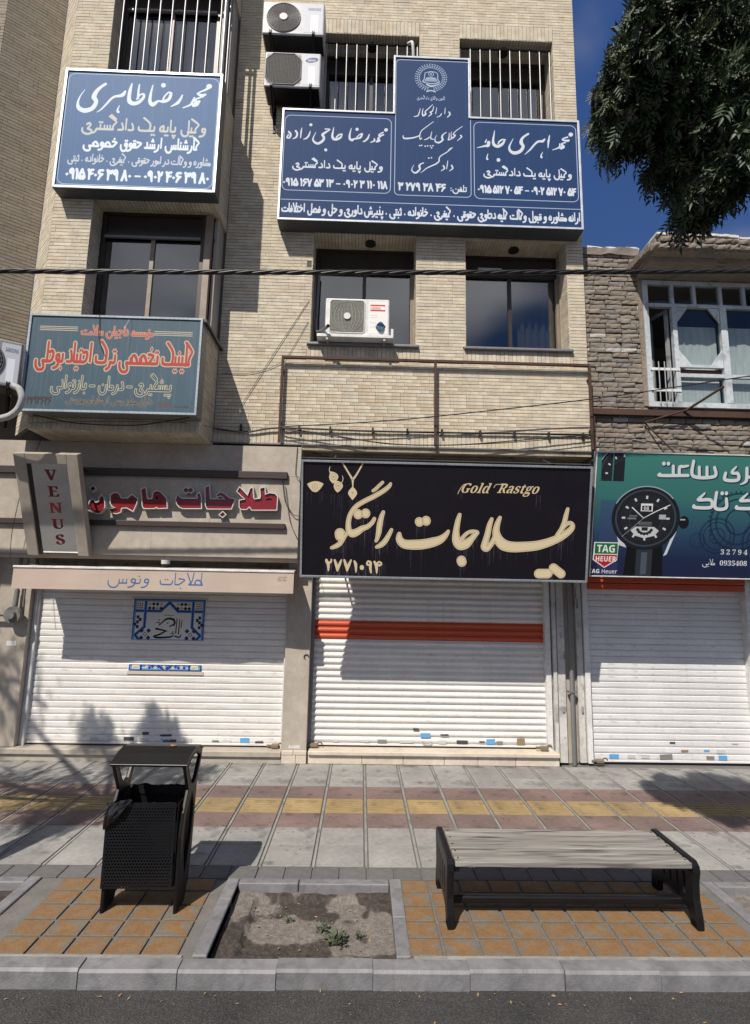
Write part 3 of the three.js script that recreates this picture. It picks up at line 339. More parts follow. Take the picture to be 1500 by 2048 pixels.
// ---------------------------------------------------------------- bench
{
  const t = thing('bench', 'backless bench with weathered grey timber slats and black cast iron ends', 'bench', [1.38, 0, -3.95]);
  const P = [[0.27, 0], [0.205, 0], [0.195, 0.045], [0.17, 0.08], [0.12, 0.10], [0.05, 0.108], [-0.05, 0.108], [-0.12, 0.10], [-0.17, 0.08], [-0.195, 0.045], [-0.205, 0], [-0.27, 0], [-0.268, 0.07], [-0.245, 0.16], [-0.25, 0.26], [-0.268, 0.33], [-0.262, 0.362], [-0.235, 0.382], [0.235, 0.382], [0.262, 0.362], [0.268, 0.33], [0.25, 0.26], [0.245, 0.16], [0.268, 0.07]];
  const slot = (x, w) => [[x - w * 0.6, 0.165], [x, 0.15], [x + w * 0.6, 0.165], [x + w * 0.8, 0.30], [x, 0.32], [x - w * 0.8, 0.30]];
  const g = ext(P, 0.032, 0.006, [slot(-0.15, 0.022), slot(-0.07, 0.02), slot(0.01, 0.02), slot(0.09, 0.02), slot(0.165, 0.018)]); g.rotateY(Math.PI / 2);
  for (const x of [-0.80, 0.755]) { const e = M('cast_iron_end', g, MAT.blackIron, t, [x, 0, 0]); for (const s of [-1, 1]) M('corner_rib', rod([0.016, 0.2, s * 0.245], [0.016, 0.36, s * 0.255], 0.014, 8), MAT.blackIron, e); for (const s of [-1, 1]) M('foot', rbx(-0.006, 0.042, 0, 0.05, s * 0.235 - 0.035, s * 0.235 + 0.035, 0.006), MAT.blackIron, e); }
  for (let k = 0; k < 5; k++) { const z = 0.212 - k * 0.104, b = rbx(-0.755, 0.755, 0.338, 0.376, z - 0.043, z + 0.043, 0.010), uv = b.attributes.uv; for (let i = 0; i < uv.count; i++) uv.setXY(i, uv.getX(i) + 1.1 + (k % 2) * 0.1, uv.getY(i) + k * 0.37); const m = M('slat', b, k % 2 ? MAT.wood2 : MAT.wood, t); m.position.y = rr(-0.002, 0.002); m.rotation.z = rr(-0.001, 0.001); for (const x of [-0.73, 0.73]) M('screw', new THREE.CylinderGeometry(0.006, 0.006, 0.004, 8).translate(x, 0.377, z), MAT.darkMetal, m); }
  M('stretcher', rbx(-0.77, 0.77, 0.062, 0.108, 0.07, 0.115, 0.014), MAT.blackIron, t);
  for (const x of [-0.765, 0.725]) M('support_bar', bx(x, x + 0.04, 0.31, 0.337, -0.24, 0.24), MAT.blackIron, t);
}
// ---------------------------------------------------------------- main brick building
const BR = { h: 0.0408, c: 0.0475, l: 0.219 };
const tone = (x = 0, y2 = 0) => { const k = rr(1.06, 1.2) * (0.94 + 0.12 * fbm(x * 1.3 + 7, y2 * 0.8 + 3, 0, 501, 4)) * (fbm(x * 5, y2 * 1.1, 0, 511, 4) > 0.68 ? 0.92 : 1), y = rnd(); const b = y < 0.55 ? [0.575, 0.515, 0.40] : y < 0.84 ? [0.595, 0.545, 0.435] : y < 0.95 ? [0.555, 0.475, 0.355] : [0.53, 0.48, 0.395]; return b.map((v) => v * k); };
// courses of bricks between u0..u1 and v0..v1 of a plane, holes as [u0, u1, v0, v1]; cb(a0, a1, b0, b1, depth)
function courses(u0, u1, v0, v1, holes, cb, len = BR.l) {
  const n = Math.round((v1 - v0) / BR.c);
  for (let r = 0; r < n; r++) {
    const b0 = v0 + r * BR.c + 0.0034, b1 = b0 + BR.h, vm = (b0 + b1) / 2; let segs = [[u0, u1]];
    for (const h of holes) if (h[2] < vm && h[3] > vm) segs = segs.flatMap(([a, b]) => h[1] <= a || h[0] >= b ? [[a, b]] : [[a, h[0]], [h[1], b]].filter(([p, q]) => q - p > 0.01));
    for (const [a, b] of segs) { let x = a + 0.001; const off = [0, 0.5, 0.25, 0.75][Math.floor(hash(r, Math.round(a * 100), 3) * 4)]; let first = true; while (x < b - 0.012) { let L = first ? len * (off || 1) : len * (rnd() < 0.1 ? 0.5 : 1); first = false; if (b - x - L < 0.05) L = b - x; const e = Math.min(x + L, b); cb(x + 0.0012, e - 0.0012, b0, b1, rr(-0.0012, 0.0016)); x = e; } }
  }
}
const F = { O: [0, 0, -6.85], U: [1, 0, 0], W: [0, 1, 0], N: [0, 0, 1] };
const bld = thing('brick_building', 'four storey pale yellow brick building with bay windows and blue signs', 'building');
{
  const WIN = [[-0.72, 0.68, 8.72, 10.17], [1.26, 2.65, 8.72, 10.17], [-0.765, 0.655, 5.31, 6.945], [1.325, 2.735, 5.31, 6.915]];
  const zM = -6.85, back = -7.6, XL = -1.955, XR = 2.965, YB = 3.93, YT = 13.0;
  M('wall_core', slabs(XL - 2, XR, YB, YT, -7.1, zM - 0.006, WIN), MAT.mortar, bld);
  M('side_wall', bx(XR - 0.3, XR - 0.002, 0, YB, -12, -7.3), MAT.mortar, bld); M('flank', bx(XR - 0.25, XR, YB, YT, -14, -7.11), std([0.40, 0.35, 0.26], 0.9, { map: patchTex }), bld);
  // nearest bricks one by one, the rest as one mass
  const near = [], far = new MB();
  const soldierHoles = [[-0.72, 0.68, 10.17, 10.41], [1.26, 2.65, 10.17, 10.41], [-0.80, 0.70, 5.07, 5.31], [1.29, 2.77, 5.07, 5.31]];
  courses(XL, XR, 4.14, YT, [...WIN, ...soldierHoles, [-0.84, -0.735, 6.44, 6.50]], (a0, a1, b0, b1, d) => near.push([a0, a1, b0, b1, d]));
  near.sort((p, q) => Math.hypot((p[0] + p[1]) / 2, p[2] - 2) - Math.hypot((q[0] + q[1]) / 2, q[2] - 2));
  const mats = Array.from({ length: 8 }, () => std(tone(rr(-2, 3), rr(4, 5)), 0.85, { map: grainTex })), unit = muv(new THREE.BoxGeometry(1, 1, 1));
  const gcache = new Map();
  near.slice(0, 300).forEach(([a0, a1, b0, b1, d]) => { const w = Math.round((a1 - a0) * 200) / 200; if (!gcache.has(w)) gcache.set(w, bx(-w / 2, w / 2, -BR.h / 2, BR.h / 2, -0.018, 0)); M('brick', gcache.get(w), mats[Math.floor(rnd() * 8)], bld, [(a0 + a1) / 2, (b0 + b1) / 2, zM + d]); });
  near.slice(300).forEach(([a0, a1, b0, b1, d]) => far.brick(F.O, F.U, F.W, F.N, a0, a1, b0, b1, d, tone(a0, b0)));
  // soldier courses: foot of the wall, under the sills, lintels
  const soldier = (x0, x1, y0, y1, O = F.O, step = 0.0555) => { for (let x = x0; x < x1 - 0.01; x += step) far.brick(O, F.U, F.W, F.N, x + 0.002, Math.min(x + step, x1) - 0.0025, y0 + 0.003, y1 - 0.003, rr(-0.001, 0.002), tone()); };
  soldier(XL, XR, 3.935, 4.14); soldier(-0.80, 0.70, 5.07, 5.30); soldier(1.29, 2.77, 5.07, 5.30); soldier(-0.72, 0.68, 10.172, 10.41); soldier(1.26, 2.65, 10.172, 10.41);
  // soffits and jambs of the window recesses
  const soffit = (x0, x1, y, za, zb) => { for (let x = x0; x < x1 - 0.01; x += BR.c) { let z = za; while (z > zb + 0.01) { const e = Math.max(zb, z - 0.2); far.brick([0, y, 0], [1, 0, 0], [0, 0, 1], [0, -1, 0], x + 0.003, Math.min(x + BR.c, x1) - 0.003, e + 0.002, z - 0.002, 0.005 + rr(0, 0.002), tone()); z = e; } } };
  const jamb = (x, y0, y1, za, zb, s) => courses(0, za - zb, y0, y1, [], (a0, a1, b0, b1, d) => far.brick([x, 0, za], [0, 0, -1], [0, 1, 0], [s, 0, 0], a0, a1, b0, b1, d + 0.006, tone()));
  for (const [x0, x1, y0, y1] of WIN) { soffit(x0, x1, y1, zM, -7.22); jamb(x0, y0, y1, zM, -7.22, 1); jamb(x1, y0, y1, zM, -7.22, -1); }
  // ---- bay on the left
  const zB = -6.24, PX0 = -3.945, PX1 = -3.465, boxes = [[3.87, 5.25], [6.89, 8.66], [10.33, 13]];
  M('bay_core', [bx(PX0 + 0.006, PX1 - 0.006, 3.88, 13, -6.84, zB - 0.006), ...boxes.map(([a, b]) => bx(PX1 - 0.006, XL - 0.006, a + 0.006, b - 0.006, -6.84, zB - 0.006))], MAT.mortar, bld);
  courses(PX0, PX1, 4.07, 13, [], (a0, a1, b0, b1, d) => far.brick([0, 0, zB], F.U, F.W, F.N, a0, a1, b0, b1, d, tone(a0, b0)));
  for (const [a, b] of boxes) {
    courses(PX1, XL, a + 0.2, b, [], (a0, a1, b0, b1, d) => far.brick([0, 0, zB], F.U, F.W, F.N, a0, a1, b0, b1, d, tone(a0, b0))); soldier(a === 3.87 ? PX0 : PX1, XL, a + 0.002, a + 0.2, [0, 0, zB]);
    courses(0, 0.6, a, b, [], (a0, a1, b0, b1, d) => far.brick([XL, 0, zB], [0, 0, -1], [0, 1, 0], [1, 0, 0], a0, a1, b0, b1, d, tone()));
    soffit(a === 3.87 ? PX0 : PX1, XL, a, zB, a === 3.87 ? -6.74 : -6.5); if (a > 4) for (let z = -6.5; z > -6.84; z -= BR.c) far.brick([0, a, 0], [1, 0, 0], [0, 0, 1], [0, -1, 0], -2.2, XL - 0.003, z - BR.c + 0.003, z - 0.003, 0.001, tone());
  }
  courses(0, 0.26, 5.25, 10.33, [[0, 1, 6.89, 8.66]], (a0, a1, b0, b1, d) => far.brick([PX1, 0, zB], [0, 0, -1], [0, 1, 0], [1, 0, 0], a0, a1, b0, b1, d, tone()));
  courses(0, 0.53, 3.88, 13, [], (a0, a1, b0, b1, d) => far.brick([-4.32, 0, -6.62], [0.702, 0, 0.712], [0, 1, 0], [-0.712, 0, 0.702], a0, a1, b0, b1, d, tone()));
  { const c = new THREE.BoxGeometry(0.53, 9.1, 0.04); c.rotateY(-Math.atan2(0.712, 0.702)); M('bay_return', muv(c.translate(-4.32 + 0.186 + 0.018, 3.88 + 4.55, -6.62 + 0.189 - 0.018)), MAT.mortar, bld); }
  far.build('brickwork', MAT.brick, bld, 'stuff');
  // soffit over the shops with its metal drip edge
  M('shop_soffit', bx(-0.82, XR, 3.86, 3.928, -7.3, zM - 0.01), std([0.42, 0.36, 0.27], 0.9, { map: patchTex }), bld);
  M('drip_edge', bx(XL, XR + 0.02, 3.918, 3.932, -6.86, -6.835), MAT.greyMetal, bld);
  M('rear_wall', bx(-4.4, XR - 0.02, 0, 3.86, -9, -7.3), std([0.30, 0.27, 0.24], 0.95, { map: patchTex }), bld);
  M('vent_hole', bx(-0.835, -0.74, 6.45, 6.49, -6.9, -6.87), MAT.blackPlastic, bld);
  // ---- windows
  function window2(x0, x1, y0, y1, z, head, o = {}) {
    const w = M('window', [bx(x0, x0 + 0.05, y0, y1, z - 0.05, z), bx(x1 - 0.05, x1, y0, y1, z - 0.05, z), bx(x0 + 0.05, x1 - 0.05, y0, y0 + 0.05, z - 0.05, z), bx(x0 + 0.05, x1 - 0.05, y1 - head - 0.03, y1 - head + 0.03, z - 0.05, z + 0.01), bx(x0 + 0.05, x1 - 0.05, y1 - 0.04, y1, z - 0.05, z)], o.mat ?? MAT.bronze, bld);
    const xm = (x0 + x1) / 2 + (o.shift ?? 0);
    M('mullion', [bx(xm - 0.025, xm + 0.025, y0 + 0.05, y1 - head - 0.03, z - 0.035, z - 0.003)], o.mull ?? MAT.bronze, w);
    for (const [a, b] of [[x0 + 0.05, xm - 0.025], [xm + 0.025, x1 - 0.05]]) M('pane', bx(a, b, y0 + 0.05, y1 - head - 0.03, z - 0.03, z - 0.026), MAT.glass, w);
    M('head_panel', bx(x0 + 0.05, x1 - 0.05, y1 - head + 0.03, y1 - 0.04, z - 0.04, z - 0.02), o.head ?? MAT.bronze, w);
    M('room', [bx(x0 - 0.1, x1 + 0.1, y0 - 0.1, y1 + 0.1, z - 1.9, z - 1.86), bx(x0 - 0.14, x0 - 0.1, y0 - 0.1, y1 + 0.1, z - 1.86, z - 0.06), bx(x1 + 0.1, x1 + 0.14, y0 - 0.1, y1 + 0.1, z - 1.86, z - 0.06), bx(x0 - 0.1, x1 + 0.1, y1 + 0.1, y1 + 0.14, z - 1.86, z - 0.06), bx(x0 - 0.1, x1 + 0.1, y0 - 0.14, y0 - 0.1, z - 1.86, z - 0.06)], MAT.room, w);
    return w;
  }
  const W3 = window2(-0.765, 0.655, 5.31, 6.945, -7.2, 0.34), W4 = window2(1.325, 2.735, 5.31, 6.915, -7.2, 0.32);
  for (const [w, x] of [[W3, 0.60], [W4, 2.68]]) M('side_post', bx(x, x + 0.07, 5.36, 6.55, -7.2, -7.15), MAT.beigeFrame, w);
  for (const [x0, x1, w] of [[-0.80, 0.69, W3], [1.30, 2.77, W4]]) M('sill', rbx(x0, x1, 5.285, 5.325, -7.19, -6.80, 0.012), MAT.greyMetal, w);
  { const p = new THREE.PlaneGeometry(0.5, 1.15, 70, 1), q = p.attributes.position; for (let i = 0; i < q.count; i++) q.setZ(i, 0.03 * Math.sin(q.getX(i) * 62) + 0.012 * Math.sin(q.getX(i) * 151)); p.computeVertexNormals(); const cm = MAT.curtain.clone(); cm.side = THREE.DoubleSide; M('curtain', p, cm, W4, [2.42, 5.95, -7.34]); M('paper_notice', bx(1.58, 1.92, 6.66, 6.72, -7.21, -7.195), MAT.creamPlastic, W4); }
  for (const [w, x] of [[W3, 0.02], [W4, 2.05]]) { const c = new THREE.CylinderGeometry(0.07, 0.075, 0.035, 20); M('ceiling_lamp', c, MAT.blackPlastic, w, [x, w === W3 ? 6.93 : 6.90, -7.03]); }
  // pipe chase beside the conditioner
  M('pipe_chase', [tube([[-0.70, 6.5, -7.14], [-0.71, 5.9, -7.12], [-0.70, 5.6, -7.05], [-0.60, 5.45, -6.75], [-0.5, 5.42, -6.55]], 0.022, 40, 8), rod([-0.74, 6.5, -7.1], [-0.74, 5.36, -7.1], 0.008)], MAT.greyMetal, bld);
  // barred upper windows
  for (const [x0, x1] of [[-0.72, 0.68], [1.26, 2.65]]) {
    const w = window2(x0, x1, 8.74, 10.165, -7.2, 0.3); const n = Math.round((x1 - x0) / 0.163);
    for (let i = 0; i <= n; i++) M('grille_bar', rod([x0 + 0.03 + i * (x1 - x0 - 0.06) / n, 8.73, -6.93], [x0 + 0.03 + i * (x1 - x0 - 0.06) / n, 10.1, -6.93], 0.009, 8), MAT.galv, w);
    for (const y of [8.8, 10.08]) M('grille_rail', bx(x0, x1, y, y + 0.02, -6.945, -6.915), MAT.darkMetal, w);
    M('sill', rbx(x0 - 0.03, x1 + 0.03, 8.69, 8.73, -7.19, -6.81, 0.01), MAT.greyMetal, w); const L = new THREE.CylinderGeometry(0.07, 0.075, 0.035, 20); M('ceiling_lamp', L, MAT.blackPlastic, w, [(x0 + x1) / 2, 10.15, -7.03]);
  }
  // bay glazing
  for (const [y0, y1] of [[5.25, 6.89], [8.66, 10.33]]) {
    const w = window2(PX1 + 0.01, -2.13, y0 + 0.005, y1 - 0.005, -6.5, 0.32, { mull: MAT.beigeFrame });
    M('transom', bx(PX1 + 0.06, -2.18, y1 - 0.38, y1 - 0.35, -6.5, -6.47), MAT.greyMetal, w);
    M('corner_post', [bx(-2.125, -2.045, y0 + 0.005, y1 - 0.005, -6.56, -6.48)], MAT.beigeFrame, w);
    M('side_frame', [bx(-2.07, -2.0, y0 + 0.005, y1 - 0.005, -6.84, -6.77), bx(-2.07, -2.02, y1 - 0.36, y1 - 0.3, -6.77, -6.56), bx(-2.07, -2.02, y0 + 0.005, y0 + 0.06, -6.77, -6.56), bx(-2.07, -2.02, y1 - 0.05, y1 - 0.005, -6.77, -6.56)], MAT.bronze, w);
    M('pane', bx(-2.05, -2.046, y0 + 0.06, y1 - 0.36, -6.77, -6.56), MAT.glass, w); M('head_panel', bx(-2.05, -2.03, y1 - 0.3, y1 - 0.05, -6.77, -6.56), MAT.bronze, w);
    M('outer_sill', bx(PX1, -1.96, y0 - 0.002, y0 + 0.012, -6.56, -6.25), MAT.greyMetal, w);
    if (y0 > 8) { for (let i = 0; i < 9; i++) M('grille_bar', rod([-3.36 + i * 0.163, 8.63, -6.28], [-3.36 + i * 0.163, 10.32, -6.28], 0.011, 8), MAT.galv, w); for (const [x, z, r] of [[-2.0, -6.28, 0.022], [-1.99, -6.45, 0.011], [-1.99, -6.62, 0.011]]) M('grille_bar', rod([x, 8.63, z], [x, 10.32, z], r, 8), MAT.galv, w); M('grille_rail', [bx(-3.42, -1.98, 8.66, 8.70, -6.295, -6.265), bx(-3.42, -1.98, 10.18, 10.22, -6.295, -6.265), bx(-2.0, -1.98, 8.68, 8.70, -6.7, -6.28)], MAT.darkMetal, w); M('blind', bx(-2.7, -2.2, 8.75, 9.95, -6.75, -6.74), MAT.voile, w); M('inner_curtain', bx(-3.38, -3.0, 8.75, 9.95, -6.75, -6.74), MAT.voile, w); }
  }
}
// brown steel frame on the parapet
{
  const t = thing('steel_sign_frame', 'empty rusty brown steel sign frame fixed over the yellow brick parapet', 'sign frame');
  for (const y of [5.085]) M('rail', rbx(-1.11, 2.955, y - 0.018, y + 0.018, -6.80, -6.765, 0.004), MAT.rust, t);
  for (const x of [-1.095, 0.91, 2.955]) M('post', rbx(x - 0.017, x + 0.017, 3.93, 5.066, -6.80, -6.765, 0.004), MAT.rust, t);
  for (const x of [-1.09, 0.91, 2.95]) for (const y of [4.2, 4.9]) M('stand_off', bx(x - 0.012, x + 0.012, y - 0.012, y + 0.012, -6.852, -6.80), MAT.rust, t);
}

// ---------------------------------------------------------------- left neighbour: canted brick front
{
  const t = thing('brick_building', 'grey brown brick building with a canted front beside the bay pier', 'building');
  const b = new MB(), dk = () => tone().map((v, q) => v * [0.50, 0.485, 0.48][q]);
  const A = [-4.33, 0, -6.63], U = [-0.80, 0, 0.60], N = [0.60, 0, 0.80];
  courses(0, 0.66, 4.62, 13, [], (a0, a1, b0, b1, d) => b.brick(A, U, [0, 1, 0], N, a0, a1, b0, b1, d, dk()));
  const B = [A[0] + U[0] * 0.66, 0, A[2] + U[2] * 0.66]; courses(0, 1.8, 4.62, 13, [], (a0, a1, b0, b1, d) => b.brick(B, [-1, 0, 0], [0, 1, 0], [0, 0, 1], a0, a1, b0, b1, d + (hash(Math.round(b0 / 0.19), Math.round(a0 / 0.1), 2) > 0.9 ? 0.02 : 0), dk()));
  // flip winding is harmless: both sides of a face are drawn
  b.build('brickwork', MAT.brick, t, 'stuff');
  const c = new THREE.BoxGeometry(0.66, 8.5, 0.05); c.rotateY(Math.atan2(0.6, 0.8)); M('wall_core', [muv(c.translate(A[0] + U[0] * 0.33 - N[0] * 0.031, 8.85, A[2] + U[2] * 0.33 - N[2] * 0.031)), bx(B[0] - 1.8, B[0], 4.62, 13, B[2] - 0.06, B[2] - 0.006)], MAT.mortar, t);
  M('soffit', bx(-6.6, -4.35, 4.56, 4.60, -7.2, -6.28), MAT.mortar, t);
  M('recess_wall', bx(-6.6, -4.0, 3.89, 4.58, -7.0, -6.9), MAT.mortar, t);
}

// ---------------------------------------------------------------- old house on the right
{
  const t = thing('old_brick_house', 'old two storey house of rough eroded grey brick with broken eaves', 'house');
  const roughM = Array.from({ length: 7 }, (_, i) => std([[0.30, 0.265, 0.22], [0.34, 0.295, 0.245], [0.27, 0.24, 0.205], [0.33, 0.275, 0.22], [0.29, 0.27, 0.245], [0.37, 0.325, 0.27], [0.58, 0.56, 0.53]][i], 0.95, { map: patchTex, bumpMap: bumpGrain, bumpScale: 0.004 }));
  const variants = Array.from({ length: 9 }, (_, v) => { const g = new THREE.BoxGeometry(1, 1, 1, 7, 3, 2), p = g.attributes.position; for (let i = 0; i < p.count; i++) { const x = p.getX(i), y = p.getY(i), z = p.getZ(i), e = Math.max(Math.abs(x) * 2 > 0.98 ? 1 : 0, Math.abs(y) * 2 > 0.98 ? 1 : 0); const n = fbm(x * 4 + v * 7, y * 3 + z * 2 + v * 3, 0, 201 + v, 3) - 0.5, m = fbm(x * 5 + v * 3 + 40, z * 3 + y * 2, 0, 231 + v, 3) - 0.5; p.setXYZ(i, x * (1 - 0.03 * e) + 0.05 * n, y * (1 - 0.06 * (Math.abs(x) > 0.45 ? 1 : 0)) + 0.17 * m * (Math.abs(y) > 0.4 ? 1 : 0.3), z + (z > 0.3 ? 0.6 * n - 0.08 * e : 0)); } g.computeVertexNormals(); return muv(g); });
  const zo = -6.95, list = [];
  const fill = (x0, x1, y0, y1, z, c = 0.0705, nm = 'brick') => { const n = Math.round((y1 - y0) / c); for (let r = 0; r < n; r++) { let x = x0 - rr(0, 0.16); while (x < x1) { const L = rr(0.20, 0.235), a = Math.max(x, x0), e = Math.min(x + L, x1); if (e - a > 0.05) list.push([a, e, y0 + r * c, c, z]); x += L; } } };
  fill(2.985, 3.80, 3.80, 6.80, zo); fill(3.80, 5.6, 3.80, 4.45, zo);
  list.sort((p, q) => p[0] - q[0]);
  list.forEach(([a, e, y, c, z], i) => { const m = M('brick', variants[Math.floor(rnd() * 9)], roughM[rnd() < 0.03 ? 6 : Math.floor(rnd() * 6)], t, [(a + e) / 2, y + c / 2 + rr(-0.004, 0.004), z + rr(-0.015, 0.006)]); m.scale.set(e - a - rr(0.002, 0.012), c - rr(0.006, 0.018), rr(0.04, 0.07)); m.rotation.z = rr(-0.02, 0.02); });
  const mort = std([0.20, 0.175, 0.145], 1, { map: patchTex, bumpMap: bumpGrain, bumpScale: 0.02 });
  M('wall_core', [bx(2.97, 3.80, 2.3, 6.84, -7.4, zo - 0.004), bx(3.80, 9, 2.3, 4.58, -7.4, zo - 0.004), bx(5.7, 9, 4.58, 6.84, -7.4, zo - 0.004)], mort, t);
  M('mud_render', [bx(3.74, 3.81, 4.6, 6.5, zo - 0.01, zo + 0.035), bx(3.74, 3.86, 3.8, 4.5, zo - 0.01, zo + 0.025)], std([0.36, 0.30, 0.24], 1, { map: patchTex, bumpMap: bumpGrain, bumpScale: 0.02 }), t);
  // roof edge
  const rag = (x0, x1, y, h, z0, z1, n, amp, s) => { const g = new THREE.BoxGeometry(x1 - x0, h, z1 - z0, n, 3, 4), p = g.attributes.position; for (let i = 0; i < p.count; i++) { const X = p.getX(i) + x0, k = fbm(X * 6, p.getY(i) * 8 + p.getZ(i) * 5, 0, s, 4) - 0.5; p.setY(i, p.getY(i) + amp * k); p.setZ(i, p.getZ(i) + amp * k * 1.2); } g.computeVertexNormals(); return muv(g.translate((x0 + x1) / 2, y + h / 2, (z0 + z1) / 2)); };
  M('parapet', rag(2.985, 3.78, 6.80, 0.10, -7.35, -6.90, 26, 0.05, 241), roughM[2], t);
  M('parapet_cap', rag(3.06, 3.80, 6.895, 0.025, -7.2, -6.92, 26, 0.04, 247), MAT.whitePaint, t);
  M('eave', rag(3.70, 8.6, 6.50, 0.17, -6.94, -6.36, 90, 0.05, 251), roughM[1], t);
  for (let r = 0; r < 2; r++) { let x = 3.66 + r * 0.07; while (x < 5.6) { const L = rr(0.16, 0.24), m = M('eave_brick', variants[Math.floor(rnd() * 9)], roughM[Math.floor(rnd() * 6)], t, [x + L / 2, 6.545 + r * 0.072 + rr(-0.008, 0.008), -6.355 + r * 0.02 + rr(-0.02, 0.02)]); m.scale.set(L - 0.006, 0.064, 0.12); m.rotation.z = rr(-0.04, 0.04); x += L; } }
  for (let k = 0; k < 5; k++) { const m = M('eave_brick', variants[k], roughM[k], t, [3.67, 6.56 + k * 0.012, -6.42 - k * 0.11]); m.scale.set(0.10, 0.10, 0.11); m.rotation.z = rr(-0.1, 0.1); }
  M('roof_edging', rag(3.70, 4.78, 6.685, 0.03, -6.9, -6.30, 40, 0.035, 271), MAT.whitePaint, t); M('roof_edging', rag(4.80, 8.6, 6.675, 0.025, -6.9, -6.32, 90, 0.045, 277), MAT.whitePaint, t);
  M('soffit_shade', bx(3.72, 8.6, 6.43, 6.50, -6.95, -6.5), roughM[3], t);
  // white timber window
  const y0 = 4.59, y1 = 6.42, z = -6.90, w = M('window', [bx(3.80, 3.87, y0, y1, z - 0.06, z), bx(3.87, 5.7, y0, y0 + 0.07, z - 0.06, z), bx(3.87, 5.7, y1 - 0.06, y1, z - 0.06, z), bx(3.87, 5.7, 6.03, 6.08, z - 0.06, z), bx(4.19, 4.25, y0 + 0.07, 6.03, z - 0.06, z + 0.004), bx(4.86, 4.95, y0 + 0.07, 6.03, z - 0.06, z + 0.004), bx(5.6, 5.7, y0 + 0.07, y1 - 0.06, z - 0.06, z), bx(4.25, 4.86, 5.16, 5.20, z - 0.05, z - 0.004), bx(4.25, 4.86, 5.02, 5.07, z - 0.05, z - 0.004), bx(4.95, 5.6, 5.02, 5.07, z - 0.05, z - 0.004), ...[4.19, 4.5, 4.87, 5.2].map((x) => bx(x, x + 0.045, 6.08, y1 - 0.06, z - 0.055, z - 0.002))], std([0.62, 0.68, 0.72], 0.6, { map: patchTex }), t);
  const tri = (a, b, c) => muv(ext([a, b, c], 0.02, 0)); const cpm = std([0.62, 0.68, 0.72], 0.6, { map: patchTex }); for (const g of [tri([4.252, 6.028], [4.252, 5.80], [4.42, 6.028]), tri([4.858, 6.028], [4.70, 6.028], [4.858, 5.80]), tri([4.252, 5.202], [4.42, 5.202], [4.252, 5.42]), tri([4.858, 5.202], [4.858, 5.42], [4.70, 5.202])]) M('corner_panel', g.translate(0, 0, z - 0.03), cpm, w);
  for (const [a, b, c, d] of [[4.25, 4.86, 5.20, 6.03], [4.25, 4.86, 4.66, 5.02], [4.95, 5.6, 5.07, 6.03], [4.95, 5.6, 4.66, 5.02], [3.87, 4.19, 6.08, 6.36], [4.235, 4.5, 6.08, 6.36], [4.545, 4.87, 6.08, 6.36], [4.915, 5.2, 6.08, 6.36]]) M('pane', bx(a, b, c, d, z - 0.045, z - 0.041), MAT.clearGlass, w);
  M('net_curtain', [bx(4.27, 4.85, 5.0, 5.80, z - 0.115, z - 0.11), bx(4.26, 4.85, 4.62, 5.0, z - 0.115, z - 0.11), bx(4.96, 5.6, 4.62, 5.80, z - 0.115, z - 0.11)], MAT.voile, w);
  M('curtain_band', [bx(4.27, 4.85, 5.09, 5.145, z - 0.06, z - 0.05)], MAT.rust, w);
  M('room', [bx(3.6, 6.4, 4.2, 6.6, -9.3, -9.2), bx(3.55, 3.6, 4.2, 6.6, -9.2, -7.0), bx(3.6, 6.4, 6.55, 6.6, -9.2, -7.0), bx(3.6, 6.4, 4.3, 4.4, -9.2, -7.0), bx(6.4, 6.45, 4.2, 6.6, -9.2, -7.0)], MAT.room, w);
  const leaf = M('open_casement', [bx(-0.02, 0.02, 0, 1.36, -0.30, -0.26), bx(-0.02, 0.02, 0, 1.36, -0.04, 0), bx(-0.02, 0.02, 0, 0.05, -0.26, -0.04), bx(-0.02, 0.02, 1.31, 1.36, -0.26, -0.04)], std([0.40, 0.43, 0.44], 0.6, { map: patchTex }), w, [4.16, 4.67, -6.97]); leaf.rotation.y = 0.35; M('casement_pane', bx(-0.003, 0.003, 0.05, 1.31, -0.26, -0.04), MAT.clearGlass, leaf);
  for (const x of [3.95, 4.03, 4.11]) M('guard_bar', rod([x, 4.62, z + 0.015], [x, 5.22, z + 0.015], 0.008, 6), MAT.galv, w);
  for (const y of [4.80, 5.10]) M('guard_rail', bx(3.84, 4.24, y, y + 0.035, z + 0.004, z + 0.014), MAT.whitePaint, w);
  // steel angle and brackets below the window
  M('steel_beam', [bx(3.0, 7, 4.45, 4.53, -6.93, -6.86)], MAT.rust, t); M('steel_upright', bx(3.015, 3.045, 3.75, 4.45, -6.93, -6.88), MAT.rust, t);
  M('bracket', [rod([4.22, 4.50, -6.88], [4.52, 4.71, -6.45], 0.016, 6)], MAT.rust, t); M('bracket', [rod([3.70, 4.35, -6.87], [4.25, 4.52, -6.80], 0.013, 6)], MAT.rust, t); M('bracket', rod([3.72, 4.36, -6.9], [4.1, 3.82, -6.75], 0.012, 6), MAT.rust, t); M('bracket', rod([4.9, 4.05, -6.75], [5.4, 4.42, -6.9], 0.012, 6), MAT.rust, t);
}
